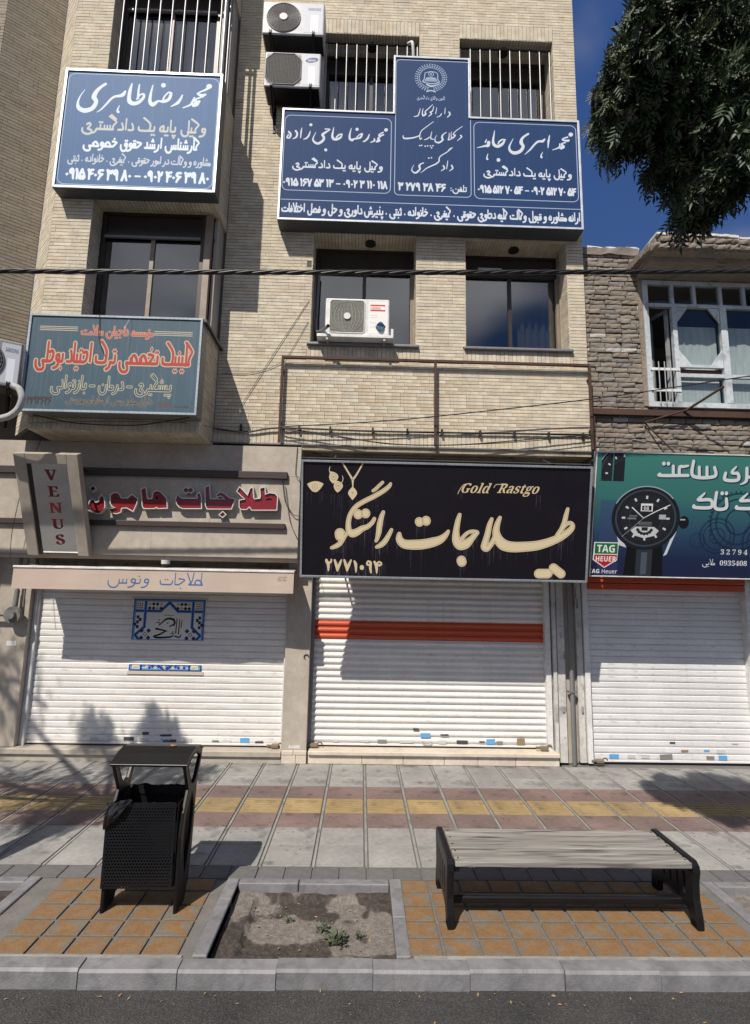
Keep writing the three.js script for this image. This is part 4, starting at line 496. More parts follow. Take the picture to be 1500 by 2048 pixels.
// ---------------------------------------------------------------- shop fronts
{
  const t = thing('stone_shopfront', 'beige stone shopfront with banded fascia, square pillar and stone step', 'shopfront');
  const z = -6.74, zb = -7.1;
  M('fascia_band', bx(-6.5, -0.80, 3.48, 3.862, zb, z), MAT.stone, t); M('fascia_band', bx(-6.5, -0.80, 2.838, 3.479, zb, z - 0.002), MAT.stone, t); M('fascia_band', bx(-6.5, -0.80, 2.45, 2.837, zb, z), MAT.stone, t);
  for (const [y0, y1] of [[3.435, 3.525], [2.805, 2.872]]) for (const [x0, x1] of [[-6.5, -4.06], [-3.52, -0.958]]) M('brown_strip', rbx(x0, x1, y0, y1, z - 0.01, z + 0.05, 0.006, 1), MAT.brownStrip, t);
  for (const [x, y0, y1] of [[-2.2, 3.53, 3.862], [-2.6, 2.45, 2.8], [-1.9, 2.875, 3.43]]) M('joint_line', bx(x, x + 0.002, y0, y1, z - 0.02, z + 0.0006), MAT.joint, t);
  M('fascia_soffit', bx(-6.5, -0.80, 2.40, 2.448, -7.2, z - 0.05), MAT.stone, t);
  M('shutter_housing', [bx(-4.1, -0.93, 2.14, 2.40, -7.2, -7.04), bx(-3.2, -1.1, 2.32, 2.36, -7.035, -7.0)], std([0.30, 0.26, 0.21], 0.8, { map: patchTex }), t);
  M('pillar', [rbx(-0.93, -0.625, 0.15, 2.45, -7.3, -6.98, 0.006, 1)], MAT.stone, t); M('pillar_plinth', [rbx(-0.92, -0.78, 0.10, 0.149, -7.2, -6.945, 0.006, 1), rbx(-0.778, -0.62, 0.10, 0.149, -7.2, -6.948, 0.006, 1), rbx(-0.92, -0.75, 0, 0.098, -7.2, -6.95, 0.005, 1), rbx(-0.747, -0.62, 0, 0.098, -7.2, -6.953, 0.005, 1)], MAT.paleStone, t);
  M('pillar', rbx(-4.66, -4.13, 0.14, 2.45, -7.3, -7.0, 0.006, 1), MAT.stone, t); M('guide_rail', bx(-4.125, -4.065, 0.14, 2.3, -7.2, -7.08), MAT.creamPlastic, t); M('guide_rail', bx(-0.955, -0.932, 0.14, 2.3, -7.2, -7.08), MAT.creamPlastic, t);
  M('step', rbx(-6.5, -0.925, 0.075, 0.138, -7.3, -6.93, 0.008), MAT.stone, t); M('step_riser', bx(-6.5, -0.925, 0, 0.073, -7.3, -6.96), MAT.stone, t);
  M('sticker', bx(-0.84, -0.70, 0.17, 0.205, -6.981, -6.979), MAT.creamPlastic, t); M('hook', [new THREE.TorusGeometry(0.028, 0.006, 6, 14, 4.2).translate(-0.665, 1.25, -6.972)], MAT.darkMetal, t);
  M('hanging_cable', [tube([[-0.85, 3.86, -6.73], [-0.86, 3.5, -6.72], [-0.80, 3.42, -6.70], [-0.78, 2.9, -6.72], [-0.70, 2.6, -6.7]], 0.004, 30), tube([[-1.02, 3.42, -6.72], [-0.97, 3.15, -6.71], [-0.85, 2.98, -6.71], [-0.72, 3.0, -6.7]], 0.005, 30), tube([[-0.98, 3.35, -6.72], [-0.90, 2.9, -6.71], [-0.74, 2.58, -6.7]], 0.004, 30)], MAT.darkMetal, t);
}
{ // centre shop surround
  const t = thing('shop_surround', 'white painted shutter posts and stone threshold around the middle shop', 'shopfront');
  M('threshold', rbx(-0.60, 2.46, 0.105, 0.152, -7.3, -6.93, 0.01), MAT.paleStone, t);
  [[-0.60, 0.05], [0.054, 0.55], [0.554, 1.05], [1.054, 1.46], [1.464, 1.92], [1.924, 2.46]].forEach(([a, b]) => M('base_block', rbx(a, b, 0, 0.103, -7.3, -6.965, 0.005, 1), MAT.paleStone, t));
  const wp = std([0.70, 0.69, 0.66], 0.6, { map: patchTex });
  M('guide_rail', bx(-0.622, -0.585, 0.152, 2.6, -7.22, -7.09), MAT.greyMetal, t);
  M('guide_rail', rbx(2.36, 2.425, 0.152, 2.6, -7.22, -7.06, 0.004, 1), MAT.whitePaint, t); M('door_post', rbx(2.445, 2.49, 0.10, 2.6, -7.22, -7.03, 0.004, 1), wp, t); M('door_post', rbx(2.505, 2.60, 0.02, 2.6, -7.22, -7.05, 0.004, 1), wp, t);
  M('stone_strip', rbx(2.605, 2.672, 0, 2.6, -7.25, -7.10, 0.004, 1), MAT.stone, t); M('stone_strip', rbx(2.675, 2.752, 0, 2.6, -7.25, -7.11, 0.004, 1), MAT.stone, t); M('door_post', rbx(2.756, 2.835, 0.02, 2.6, -7.22, -7.06, 0.004, 1), wp, t); M('guide_rail', rbx(2.845, 2.91, 0.02, 2.6, -7.22, -7.03, 0.004, 1), MAT.whitePaint, t);
  for (const [x, y] of [[2.555, 1.52], [2.56, 0.62], [2.80, 0.62], [2.795, 1.66]]) M('hasp', [rbx(x - 0.012, x + 0.012, y, y + 0.075, -7.052, -7.035, 0.004, 1)], MAT.galv, t);
  M('upper_box', bx(-0.80, 2.95, 2.6, 3.86, -7.3, -7.12), std([0.30, 0.26, 0.22], 0.9, { map: patchTex }), t);
  M('loose_wire', tube([[2.75, 2.2, -6.98], [2.73, 2.05, -6.97], [2.76, 1.98, -6.97], [2.75, 1.9, -6.98], [2.73, 2.0, -6.96]], 0.004, 20), MAT.cableBlack, t);
}
{
  const t = thing('drainpipe', 'grey steel drainpipe between the middle shop and the watch shop', 'pipe');
  M('pipe', rod([2.668, 0, -7.03], [2.668, 2.6, -7.03], 0.026, 14), MAT.greyMetal, t); M('clamp', bx(2.615, 2.722, 0.86, 0.885, -7.06, -6.995), MAT.greyMetal, t);
}
{
  const t = thing('shop_surround', 'orange lintel and white guide rail around the watch shop shutter', 'shopfront');
  M('lintel', rbx(2.91, 4.95, 2.15, 2.235, -7.2, -7.0, 0.01), MAT.shutterRed, t); M('lintel', rbx(2.91, 4.95, 2.24, 2.34, -7.2, -6.97, 0.01), MAT.shutterRed, t); M('guide_rail', rbx(4.96, 5.03, 0, 2.34, -7.2, -7.0, 0.004), MAT.whitePaint, t); M('side_wall', bx(5.08, 9, 0, 2.34, -7.3, -7.1), MAT.stone, t); M('gap', bx(5.03, 5.08, 0, 2.34, -7.3, -7.2), MAT.room, t);
}
// roller shutters
function shutter(label, x0, x1, y0, n, z, prof, mat, red) {
  const t = thing('roller_shutter', label, 'roller shutter', [0, 0, 0], 'roller shutters of the closed shops');
  const p = 0.0785, s = new THREE.Shape(); if (prof === 'round') { s.moveTo(0, 0); s.lineTo(0, 0.004); s.quadraticCurveTo(0.028, 0.02, 0.022, 0.046); s.quadraticCurveTo(0.018, 0.062, 0.003, 0.068); s.lineTo(0.003, p); s.lineTo(-0.004, p); s.lineTo(-0.004, 0); } else { s.moveTo(0, 0); s.lineTo(0.008, 0.003); s.lineTo(0.012, 0.02); s.lineTo(0.012, 0.064); s.lineTo(0.007, 0.0705); s.lineTo(-0.002, 0.0715); s.lineTo(-0.002, p); s.lineTo(-0.004, p); s.lineTo(-0.004, 0); }
  const g = new THREE.ExtrudeGeometry(s, { depth: x1 - x0, bevelEnabled: false, curveSegments: 5 }); g.rotateY(-Math.PI / 2); g.translate(x1, 0, 0); muv(g);
  { const a = g.attributes; }
  const gs = [0, 1, 2, 3].map((k) => { const q = g.clone(), uv = q.attributes.uv; for (let i = 0; i < uv.count; i++) uv.setXY(i, uv.getX(i) + k * 0.37, uv.getY(i) + k * 0.61); return q; });
  for (let i = 0; i < n; i++) M('slat', gs[Math.floor(rnd() * 4)], red && red(i) ? MAT.shutterRed : mat, t, [0, y0 + i * p + rr(-0.0008, 0.0008), z + rr(-0.0015, 0.0015)]);
  M('bottom_rail', rbx(x0, x1, y0 - 0.028, y0 - 0.002, z - 0.01, z + 0.022, 0.005), mat, t); M('rubber_foot', bx(x0, x1, y0 - 0.036, y0 - 0.029, z - 0.01, z + 0.018), MAT.blackPlastic, t);
  return t;
}
const shL = shutter('cream flat slat roller shutter with a blue tile picture on it', -4.065, -0.955, 0.185, 27, -7.14, 'flat', MAT.shutter);
const shC = shutter('white ribbed roller shutter with one orange red band across it', -0.585, 2.36, 0.20, 31, -7.16, 'round', MAT.shutter, (i) => i >= 16 && i < 19);
const shR = shutter('grey white roller shutter beneath the watch shop sign', 2.91, 4.96, 0.05, 28, -7.13, 'flat', MAT.shutterGrey);
for (const [sh, z, list] of [[shL, -7.126, [[-2.62, 0.27, 0.08, 0.03, 3], [-2.37, 0.255, 0.14, 0.02, 3], [-3.02, 0.21, 0.11, 0.045, 2], [-2.82, 0.20, 0.12, 0.04, 3], [-2.64, 0.195, 0.12, 0.03, 2], [-2.32, 0.185, 0.16, 0.03, 3], [-2.1, 0.19, 0.1, 0.04, 2], [-1.76, 0.2, 0.08, 0.012, 3], [-1.62, 0.175, 0.1, 0.04, 2], [-1.40, 0.185, 0.11, 0.06, 0], [-1.22, 0.17, 0.1, 0.04, 3], [-3.24, 0.2, 0.1, 0.03, 2]]], [shC, -7.136, [[0.72, 0.36, 0.075, 0.026, 3], [0.84, 0.275, 0.12, 0.055, 0], [1.08, 0.30, 0.1, 0.02, 3], [0.10, 0.21, 0.07, 0.03, 2], [0.30, 0.205, 0.11, 0.04, 1], [0.60, 0.21, 0.16, 0.03, 2], [1.05, 0.205, 0.1, 0.04, 2], [1.30, 0.21, 0.14, 0.04, 3], [1.55, 0.225, 0.07, 0.018, 3], [1.66, 0.205, 0.11, 0.065, 0], [1.77, 0.205, 0.08, 0.04, 1], [2.04, 0.205, 0.1, 0.075, 4], [-0.28, 0.21, 0.06, 0.02, 2]]], [shR, -7.116, [[3.20, 0.065, 0.12, 0.05, 0], [3.42, 0.07, 0.1, 0.04, 2], [3.60, 0.07, 0.11, 0.045, 2], [3.86, 0.06, 0.16, 0.06, 1], [3.95, 0.25, 0.07, 0.02, 3], [4.10, 0.15, 0.09, 0.025, 4], [4.42, 0.065, 0.10, 0.04, 1], [4.58, 0.06, 0.11, 0.055, 0], [4.56, 0.14, 0.11, 0.04, 2], [4.75, 0.25, 0.08, 0.02, 2], [4.38, 0.16, 0.07, 0.02, 0]]]]) for (const [x, y, w, h, k] of list) { const m = M('sticker', bx(-w / 2, w / 2, 0, h, -0.0012, 0.0012), MAT.sticker[k], sh, [x, y, z + 0.003]); m.rotation.z = rr(-0.04, 0.04); }
for (const [sh, x, y, z] of [[shL, -2.36, 0.225, -7.12], [shC, 0.86, 0.225, -7.12]]) M('pull_handle', [new THREE.TorusGeometry(0.055, 0.008, 6, 16, Math.PI).scale(1, 0.45, 1).rotateZ(Math.PI).translate(x, y, z)], MAT.galv, sh);
// shutter locks
for (const [x, y, z, lab] of [[-1.02, 0.165, -7.08, 'rusty shutter lock at the right foot of the cream shutter'], [-0.54, 0.185, -7.07, 'rusty shutter lock at the left foot of the banded shutter'], [2.30, 0.19, -7.05, 'pale shutter lock at the right foot of the banded shutter'], [2.98, 0.05, -7.03, 'heavy rusty shutter lock by the drainpipe on the pavement']]) { const t = thing('shutter_lock', lab, 'lock', [x, y, z], 'shutter locks'); const rust2 = std([0.26, 0.20, 0.15], 0.8, { map: patchTex, metalness: 0.3 }); M('body', rbx(-0.045, 0.05, -0.02, 0.025, -0.03, 0.03, 0.012), rust2, t); M('shackle', new THREE.TorusGeometry(0.028, 0.009, 6, 12, Math.PI).translate(0.07, 0.01, 0), rust2, t); M('latch', rbx(-0.1, -0.03, -0.005, 0.018, -0.015, 0.015, 0.005), rust2, t); }

// blue tile picture on the left shutter, broken by three slats
{
  const draw = (ctx, w, h, part) => {
    ctx.fillStyle = '#cfcfca'; ctx.fillRect(0, 0, w, h); ctx.strokeStyle = '#5f8fc4'; ctx.lineWidth = 34; ctx.strokeRect(17, 17, w - 34, (part ? 500 : h) + (part ? 0 : -34)); ctx.strokeStyle = '#143a72'; ctx.lineWidth = 12; ctx.strokeRect(6, 6, w - 12, part ? 800 : h - 12);
    ctx.fillStyle = '#143a72';
    const dia = (x, y, s, c) => { ctx.fillStyle = c; ctx.beginPath(); ctx.moveTo(x, y - s); ctx.lineTo(x + s, y); ctx.lineTo(x, y + s); ctx.lineTo(x - s, y); ctx.fill(); };
    const line = (pts) => { ctx.strokeStyle = '#5f8fc4'; ctx.lineWidth = 40; ctx.beginPath(); pts.forEach((p, i) => i ? ctx.lineTo(...p) : ctx.moveTo(...p)); ctx.stroke(); ctx.strokeStyle = '#143a72'; ctx.lineWidth = 20; ctx.stroke(); };
    if (part) {
      line([[20, 150], [340, 150], [450, 40], [560, 150], [880, 150]]); line([[150, 20], [150, 350], [40, 450], [120, 540]]); line([[750, 20], [750, 350], [860, 450], [780, 540]]);
      for (const sx of [1, -1]) { const X = (x) => sx > 0 ? x : w - x; for (let i = 0; i < 4; i++) for (let j = 0; j < 2; j++) dia(X(200 + i * 48), 62 + j * 52, 24, (i + j) % 3 ? '#241d1b' : '#b4a184'); ctx.fillStyle = '#9c5a34'; for (let i = 0; i < 3; i++) for (let j = 0; j < 3; j++) ctx.fillRect(X(78) - 38 + i * 27, 48 + j * 27, 20, 20); for (const [a, b] of [[60, 230], [60, 290], [90, 260], [60, 350], [30, 320]]) { ctx.fillStyle = '#2b2547'; ctx.fillRect(X(a) - 16, b - 22, 34, 40); } for (let i = 0; i < 3; i++) for (let j = 0; j < 3; j++) if ((i + j) % 2 === 0) dia(X(165) + (i - 1) * 44, 440 + (j - 1) * 44, 30, '#272a63'); dia(X(165), 440, 20, '#d8d0a8'); }
      ctx.strokeStyle = ctx.fillStyle = '#111'; for (const s of [[330, 330, 8, 420, 250, 22, 500, 250, 26, 530, 300, 20, 470, 340, 14], [520, 240, 10, 525, 330, 14], [555, 240, 10, 550, 420, 14], [590, 250, 10, 585, 430, 14], [620, 260, 8, 612, 350, 12], [300, 370, 26, 400, 390, 18, 440, 400, 10], [420, 400, 16, 350, 440, 22, 280, 465, 18, 330, 480, 24, 480, 470, 22, 520, 450, 12], [540, 460, 16, 600, 470, 18, 620, 440, 10], [300, 300, 8, 330, 290, 10, 350, 320, 8]]) pen(ctx, s);
      for (const [x, y] of [[440, 300], [495, 430], [520, 430], [510, 410], [330, 260]]) dia(x, y, 11, '#111');
      pen(ctx, [395, 205, 7, 430, 198, 5, 470, 206, 7, 515, 200, 5]);
    } else { line([[20, -20], [340, -20], [450, 90], [560, -20], [880, -20]]); for (let i = 0; i < 14; i++) dia(220 + i * 36, 26 + (i % 2) * 14, 22, i % 3 ? '#243f86' : '#cdb98f'); ctx.fillStyle = '#d7cdb6'; ctx.fillRect(40, 6, 90, 50); ctx.fillRect(770, 6, 90, 50); script(ctx, 'الرحمن', 120, 50, 40, 26, 0.12, '#4a4038'); script(ctx, 'الرحمن', 850, 780, 40, 26, 0.12, '#4a4038'); for (const x of [150, 750]) { ctx.fillStyle = '#143a72'; ctx.fillRect(x - 12, 0, 24, 80); } }
  };
  const t = thing('tile_picture', 'blue and white tile patterned picture with calligraphy stuck on the cream shutter', 'picture', [-2.44, 0, -7.122]);
  const [c1, x1] = canvas(900, 510, 720); draw(x1, 900, 510, true); const [c2, x2] = canvas(900, 80, 720); draw(x2, 900, 80, false);
  M('upper_sheet', [new THREE.BoxGeometry(0.90, 0.51, 0.003)], printMat(c1, 0.5), t, [0, 1.665, 0.002]); M('lower_sheet', new THREE.BoxGeometry(0.90, 0.075, 0.003), printMat(c2, 0.5), t, [0.0, 1.07, 0.002]);
  M('backing_strip', [bx(-0.48, 0.48, 1.92, 1.945, -0.001, 0.0015), bx(-0.47, 0.48, 0.99, 1.03, -0.001, 0.0015)], std([0.52, 0.46, 0.40], 0.8), t);
}
// ---------------------------------------------------------------- printed signs
function trim(t, pts, w, d, z, mat) { for (let i = 0; i < pts.length; i++) { const a = pts[i], b = pts[(i + 1) % pts.length], L = Math.hypot(b[0] - a[0], b[1] - a[1]), g = rbx(-L / 2 - w / 2, L / 2 + w / 2, -w / 2, w / 2, 0, d, 0.003, 1); g.rotateZ(Math.atan2(b[1] - a[1], b[0] - a[0])); M('trim', g.translate((a[0] + b[0]) / 2, (a[1] + b[1]) / 2, z + (i % 2) * 0.002), mat, t); } }
{ // left blue sign
  const w = 1970, h = 1670, [c, x] = canvas(w, h, 1280);
  x.fillStyle = '#3a6290'; x.fillRect(0, 0, w, h); for (let i = 0; i < 260; i++) { x.globalAlpha = rr(0.02, 0.09); x.fillStyle = rnd() < 0.5 ? '#7fa6c8' : '#2f5582'; x.fillRect(rr(0, w), rr(0, 300), rr(3, 14), rr(100, 1300)); } x.globalAlpha = 1;
  rrect(x, 45, 60, w - 45, h - 55, 90, '#a9b9cc', 9); x.strokeStyle = '#cfdcea'; NAMEA.forEach((s) => pen(x, s));
  script(x, 'وکیل پایه یک دادگستری', 1800, 262, 842, 185, 0.17, '#b9bdbb'); script(x, 'کارشناس ارشد حقوق خصوصی', 1735, 305, 1082, 165, 0.19, '#d5e0ec'); script(x, 'مشاوره و وکالت در امور حقوقی . کیفری . خانواده . ثبتی', 1888, 140, 1295, 118, 0.17, '#b7c1cb'); digits(x, '0915 406 39 80 - 0902 406 39 80', 136, 1890, 1540, 175, 0.19, '#d5e0ec');
  const t = thing('sign_box', 'faded light blue lawyer sign with a pale rim on the bay, above the dark window', 'sign', [-2.885, 7.685, -6.05]);
  M('casing', bx(-0.985, 0.985, -0.835, 0.835, -0.185, -0.004), MAT.darkCasing, t); M('printed_face', new THREE.PlaneGeometry(1.97, 1.67), printMat(c, 0.6), t);
  trim(t, [[-0.97, -0.82], [0.97, -0.82], [0.97, 0.82], [-0.97, 0.82]], 0.032, 0.012, 0.001, MAT.alu);
}
{ // T-shaped blue sign
  const w = 4110, h = 2600, [c, x] = canvas(w, h, 2048);
  x.fillStyle = '#133664'; x.fillRect(0, 0, w, h); for (let i = 0; i < 520; i++) { x.globalAlpha = rr(0.02, 0.08); x.fillStyle = rnd() < 0.55 ? '#3f74b0' : '#122f5e'; x.fillRect(rr(0, w), rr(0, 1400), rr(3, 16), rr(150, 1200)); } x.globalAlpha = 1;
  const wh = '#c9d2dc', lt = '#aab8cc'; rrect(x, 40, 1010, 1500, 2155, 80, lt, 10); rrect(x, 1555, 55, 2595, 2172, 60, lt, 10); rrect(x, 2640, 1010, 4060, 2185, 80, lt, 10); x.fillStyle = lt; x.fillRect(0, 2290, w, 10);
  x.strokeStyle = wh; [NAMEB, NAMEC, NAMED].forEach((n) => n.forEach((s) => pen(x, s)));
  script(x, 'وکیل پایه یک دادگستری', 1388, 162, 1800, 125, 0.19, wh); digits(x, '0915 167 53 13 - 0902 3 110 118', 50, 1462, 2085, 135, 0.19, wh);
  script(x, 'وکیل پایه یک دادگستری', 3976, 2760, 1815, 125, 0.19, wh); digits(x, '0915 512 70 54 - 0902 512 70 54', 2682, 4032, 2090, 135, 0.19, wh);
  digits(x, '3 279 38 46', 1605, 2255, 2095, 140, 0.19, wh); script(x, 'تلفن:', 2535, 2300, 2085, 105, 0.18, wh);
  script(x, 'ارائه مشاوره و قبول وکالت کلیه دعاوی حقوقی . کیفری . خانواده . ثبتی . پذیرش داوری و حل و فصل اختلافات', 4072, 44, 2470, 140, 0.19, wh);
  // emblem: wreath, scales, sun and hand
  x.save(); x.translate(2045, 330); x.strokeStyle = x.fillStyle = lt; x.lineWidth = 9;
  for (let r = 0; r < 3; r++) for (let k = 0; k < 34; k++) { const a = Math.PI * 0.5 + (k - 16.5) / 34 * Math.PI * 1.9 + Math.PI, R = 165 + r * 26; x.save(); x.rotate(a); x.translate(R, 0); x.rotate(0.9 * (r - 1) + (k < 17 ? 0.5 : -0.5)); x.beginPath(); x.ellipse(0, 0, 6, 15, 0, 0, 7); x.fill(); x.restore(); }
  x.beginPath(); x.arc(0, -60, 34, 0, 7); x.stroke(); x.beginPath(); x.arc(0, -60, 12, 0, 7); x.fill(); for (let k = 0; k < 12; k++) { x.beginPath(); x.moveTo(-60 + k * 11, -10 + Math.abs(k - 5.5) * 2); x.lineTo(-90 + k * 16, 60); x.stroke(); }
  pen(x, [-85, -75, 10, -95, 20, 12, -110, 70, 14, 0, 95, 14, 110, 70, 14, 95, 20, 12, 85, -75, 10, 0, -100, 10, -85, -75, 10]); pen(x, [-60, 110, 20, 0, 135, 30, 70, 115, 18, 120, 90, 10]); pen(x, [-60, 225, 16, 0, 205, 20, 60, 225, 16]); x.restore();
  script(x, 'کانون وکلای دادگستری', 2245, 1845, 675, 52, 0.14, lt);
  const t = thing('sign_box', 'large T shaped royal blue lawyers sign with emblem, fixed across the brick front', 'sign', [-1.23, 6.93, -6.6]);
  const P = [[0, 0], [4.11, 0], [4.11, 1.665], [2.595, 1.665], [2.595, 2.6], [1.52, 2.6], [1.52, 1.69], [0, 1.69]];
  M('casing', muv(ext(P, 0.225, 0).translate(0, 0, -0.23)), MAT.darkCasing, t);
  const sg = new THREE.ShapeGeometry(new THREE.Shape(P.map((p) => new THREE.Vector2(...p)))), uv = sg.attributes.uv, ps = sg.attributes.position; for (let i = 0; i < uv.count; i++) uv.setXY(i, ps.getX(i) / 4.11, ps.getY(i) / 2.6); M('printed_face', sg, printMat(c, 0.7), t);
  const ins = 0.014; trim(t, [[ins, ins], [4.11 - ins, ins], [4.11 - ins, 1.665 - ins], [2.595 - ins, 1.665 - ins], [2.595 - ins, 2.6 - ins], [1.52 + ins, 2.6 - ins], [1.52 + ins, 1.69 - ins], [ins, 1.69 - ins]], 0.028, 0.012, 0.001, MAT.alu);
  M('wall_bracket', [bx(0.3, 0.34, 1.2, 1.24, -0.26, -0.23), bx(3.7, 3.74, 1.2, 1.24, -0.26, -0.23)], MAT.darkMetal, t);
}
{ // clinic sign
  const w = 2000, h = 1180, [c, x] = canvas(w, h, 1280);
  x.fillStyle = '#4a5e6b'; x.fillRect(0, 0, w, h); for (let i = 0; i < 420; i++) { x.globalAlpha = rr(0.02, 0.1); x.fillStyle = ['#738791', '#314a5e', '#8d8f90', '#517d94'][Math.floor(rnd() * 4)]; x.fillRect(rr(0, w), rr(-100, 700), rr(3, 22), rr(150, 900)); } x.globalAlpha = 1;
  const or = '#b5655a', cr = '#c2b49c'; for (const [a, b] of [[124, 560], [1440, 1885]]) for (let k = 0; k < 3; k++) { x.fillStyle = cr; x.fillRect(a, 145 + k * 22 + (a > 1000 ? 26 : 0), b - a, 9); }
  script(x, 'مؤسسه ناجیان سلامت', 1432, 592, 232, 122, 0.15, or, [10, '#c49d86']); script(x, 'کلینیک تخصصی ترک اعتیاد بوعلی', 1905, 105, 575, 270, 0.145, '#a84a45', [26, '#bcae98']);
  script(x, 'پیشگیری - درمان - بازتوانی', 1685, 318, 895, 175, 0.10, '#44566a', [16, '#b9b596']); script(x, 'دارای مجوز رسمی از سازمان بهزیستی', 1484, 505, 1058, 86, 0.13, '#4a4440', [6, '#a59784']); digits(x, '2793626', 74, 350, 1092, 110, 0.14, '#4a3c38'); script(x, 'شماره ثبت', 1900, 1740, 1092, 62, 0.12, '#4a4440'); digits(x, '27727', 1550, 1715, 1098, 80, 0.12, '#6b4a44');
  x.strokeStyle = '#1c2630'; pen(x, [1160, 20, 4, 1175, 130, 4, 1170, 420, 3]); x.strokeStyle = '#b9c4c8'; pen(x, [1150, 10, 5, 1090, 150, 4]);
  const t = thing('sign_box', 'weathered teal blue clinic sign with large red cream edged lettering', 'sign', [-2.92, 4.595, -6.02]);
  M('casing', bx(-0.99, 0.99, -0.59, 0.59, -0.215, -0.004), MAT.greyMetal, t); M('printed_face', new THREE.PlaneGeometry(2.0, 1.18), printMat(c, 0.35), t); trim(t, [[-0.985, -0.578], [0.985, -0.578], [0.985, 0.578], [-0.985, 0.578]], 0.026, 0.012, 0.001, std([0.40, 0.47, 0.53], 0.45, { map: streakTex }));
  M('cable', tube([[-0.2, 0.6, 0.014], [-0.18, 0.3, 0.018], [-0.1, 0.1, 0.016]], 0.004, 20), MAT.cableBlack, t); M('cable', tube([[0.9, -0.6, -0.05], [0.3, -0.69, -0.1], [-0.4, -0.68, -0.12], [-0.9, -0.6, -0.1]], 0.007, 24), MAT.cableBlack, t);
  M('top_flange', bx(0.99, 1.03, 0.565, 0.60, -0.8, -0.03), MAT.darkMetal, t);
}
{ // black jewellery sign, leaning out at the top
  const w = 3280, h = 1322, [c, x] = canvas(w, h, 2048);
  x.fillStyle = '#16131c'; x.fillRect(0, 0, w, h); for (let i = 0; i < 200; i++) { x.globalAlpha = rr(0.02, 0.06); x.fillStyle = rnd() < 0.5 ? '#3a3546' : '#0a080d'; x.fillRect(rr(0, w), rr(0, h), rr(10, 160), rr(10, 160)); } x.globalAlpha = 1;
  // water runs below the letters
  for (const s of [...BLACK, ...BLACKNUM, [1780, 330, 10, 2660, 330, 10], [100, 330, 60, 210, 330, 60], [360, 350, 60, 420, 360, 60], [577, 400, 60, 577, 410, 60]]) for (let i = 0; i < s.length; i += 3) for (let k = 0; k < 5; k++) { const X = s[i] + rr(-45, 45); x.globalAlpha = rr(0.08, 0.42); x.fillStyle = rnd() < 0.7 ? '#77788f' : '#a9a7a6'; x.fillRect(X, s[i + 1] + s[i + 2] * 0.4, rr(2, 5), rr(60, 360) * rnd()); if (rnd() < 0.4) x.fillRect(X + rr(-20, 20), s[i + 1] + rr(30, 300), 5, 5); } x.globalAlpha = 1;
  const cr = '#d9c9a6'; x.strokeStyle = cr; for (const s of BLACK) pen(x, s.map((v, i) => i % 3 === 2 ? v + 8 : v)); x.strokeStyle = '#7c6a4c'; for (const s of BLACK) pen(x, s.map((v, i) => i % 3 === 2 ? Math.max(3, v - 14) : v)); x.strokeStyle = '#dccdab'; for (const s of BLACK) pen(x, s.map((v, i) => i % 3 === 2 ? Math.max(1, v - 20) : v)); x.strokeStyle = cr; for (const s of BLACKNUM) pen(x, s);
  x.fillStyle = '#d5c39d'; x.font = 'italic bold 150px serif'; x.save(); x.translate(1780, 325); x.transform(1, 0, -0.22, 1, 0, 0); x.fillText('Gold', 0, 0, 330); x.fillText('Rastgo', 420, -6, 470); x.restore(); x.strokeStyle = '#d5c39d'; pen(x, [1905, 225, 8, 1830, 235, 8, 1780, 300, 8, 1765, 340, 7]); pen(x, [2170, 260, 7, 2200, 225, 8, 2300, 225, 8]);
  // ring, ear rings and necklace
  x.fillStyle = cr; x.beginPath(); x.moveTo(65, 268); x.quadraticCurveTo(155, 205, 250, 262); x.quadraticCurveTo(215, 330, 175, 355); x.quadraticCurveTo(145, 362, 120, 345); x.quadraticCurveTo(85, 310, 65, 268); x.fill(); x.strokeStyle = '#9b8765'; x.lineWidth = 4; x.stroke(); x.beginPath(); x.arc(152, 300, 30, 0, 7); x.stroke(); x.fillStyle = '#8bb0b5'; x.beginPath(); x.arc(150, 302, 10, 0, 7); x.fill();
  for (const [X, Y, hk] of [[362, 180, -34], [415, 280, 34]]) { x.fillStyle = cr; x.beginPath(); x.moveTo(X - 40, Y - 60); x.quadraticCurveTo(X + 50, Y - 50, X + 52, Y + 5); x.quadraticCurveTo(X + 40, Y + 45, X - 8, Y + 78); x.quadraticCurveTo(X - 55, Y + 40, X - 52, Y - 5); x.fill(); x.strokeStyle = '#9b8765'; x.lineWidth = 4; x.beginPath(); x.ellipse(X, Y, 28, 34, 0, 0, 7); x.stroke(); x.fillStyle = '#6f9daa'; x.beginPath(); x.arc(X, Y, 10, 0, 7); x.fill(); x.strokeStyle = cr; pen(x, [X + hk, Y - 30, 8, X + hk * 1.5, Y - 70, 8, X + hk * 1.3, Y - 110, 7]); }
  x.strokeStyle = cr; pen(x, [447, 8, 16, 500, 90, 18, 545, 160, 20, 575, 200, 26, 610, 160, 20, 650, 90, 18, 692, 12, 16]); pen(x, [575, 200, 30, 577, 270, 14, 577, 300, 12]); x.fillStyle = cr; x.beginPath(); x.moveTo(577, 285); x.quadraticCurveTo(640, 340, 625, 372); x.quadraticCurveTo(605, 410, 577, 438); x.quadraticCurveTo(550, 410, 528, 372); x.quadraticCurveTo(515, 340, 577, 285); x.fill(); for (const [X, Y, R] of [[577, 356, 12], [574, 202, 11]]) { x.fillStyle = '#7fb0ba'; x.beginPath(); x.arc(X, Y, R, 0, 7); x.fill(); }
  const t = thing('sign_board', 'black jewellery shop sign with big cream lettering and water streaks', 'sign', [0.94, 2.855, -6.095]); t.rotation.x = Math.atan2(0.29, 1.29);
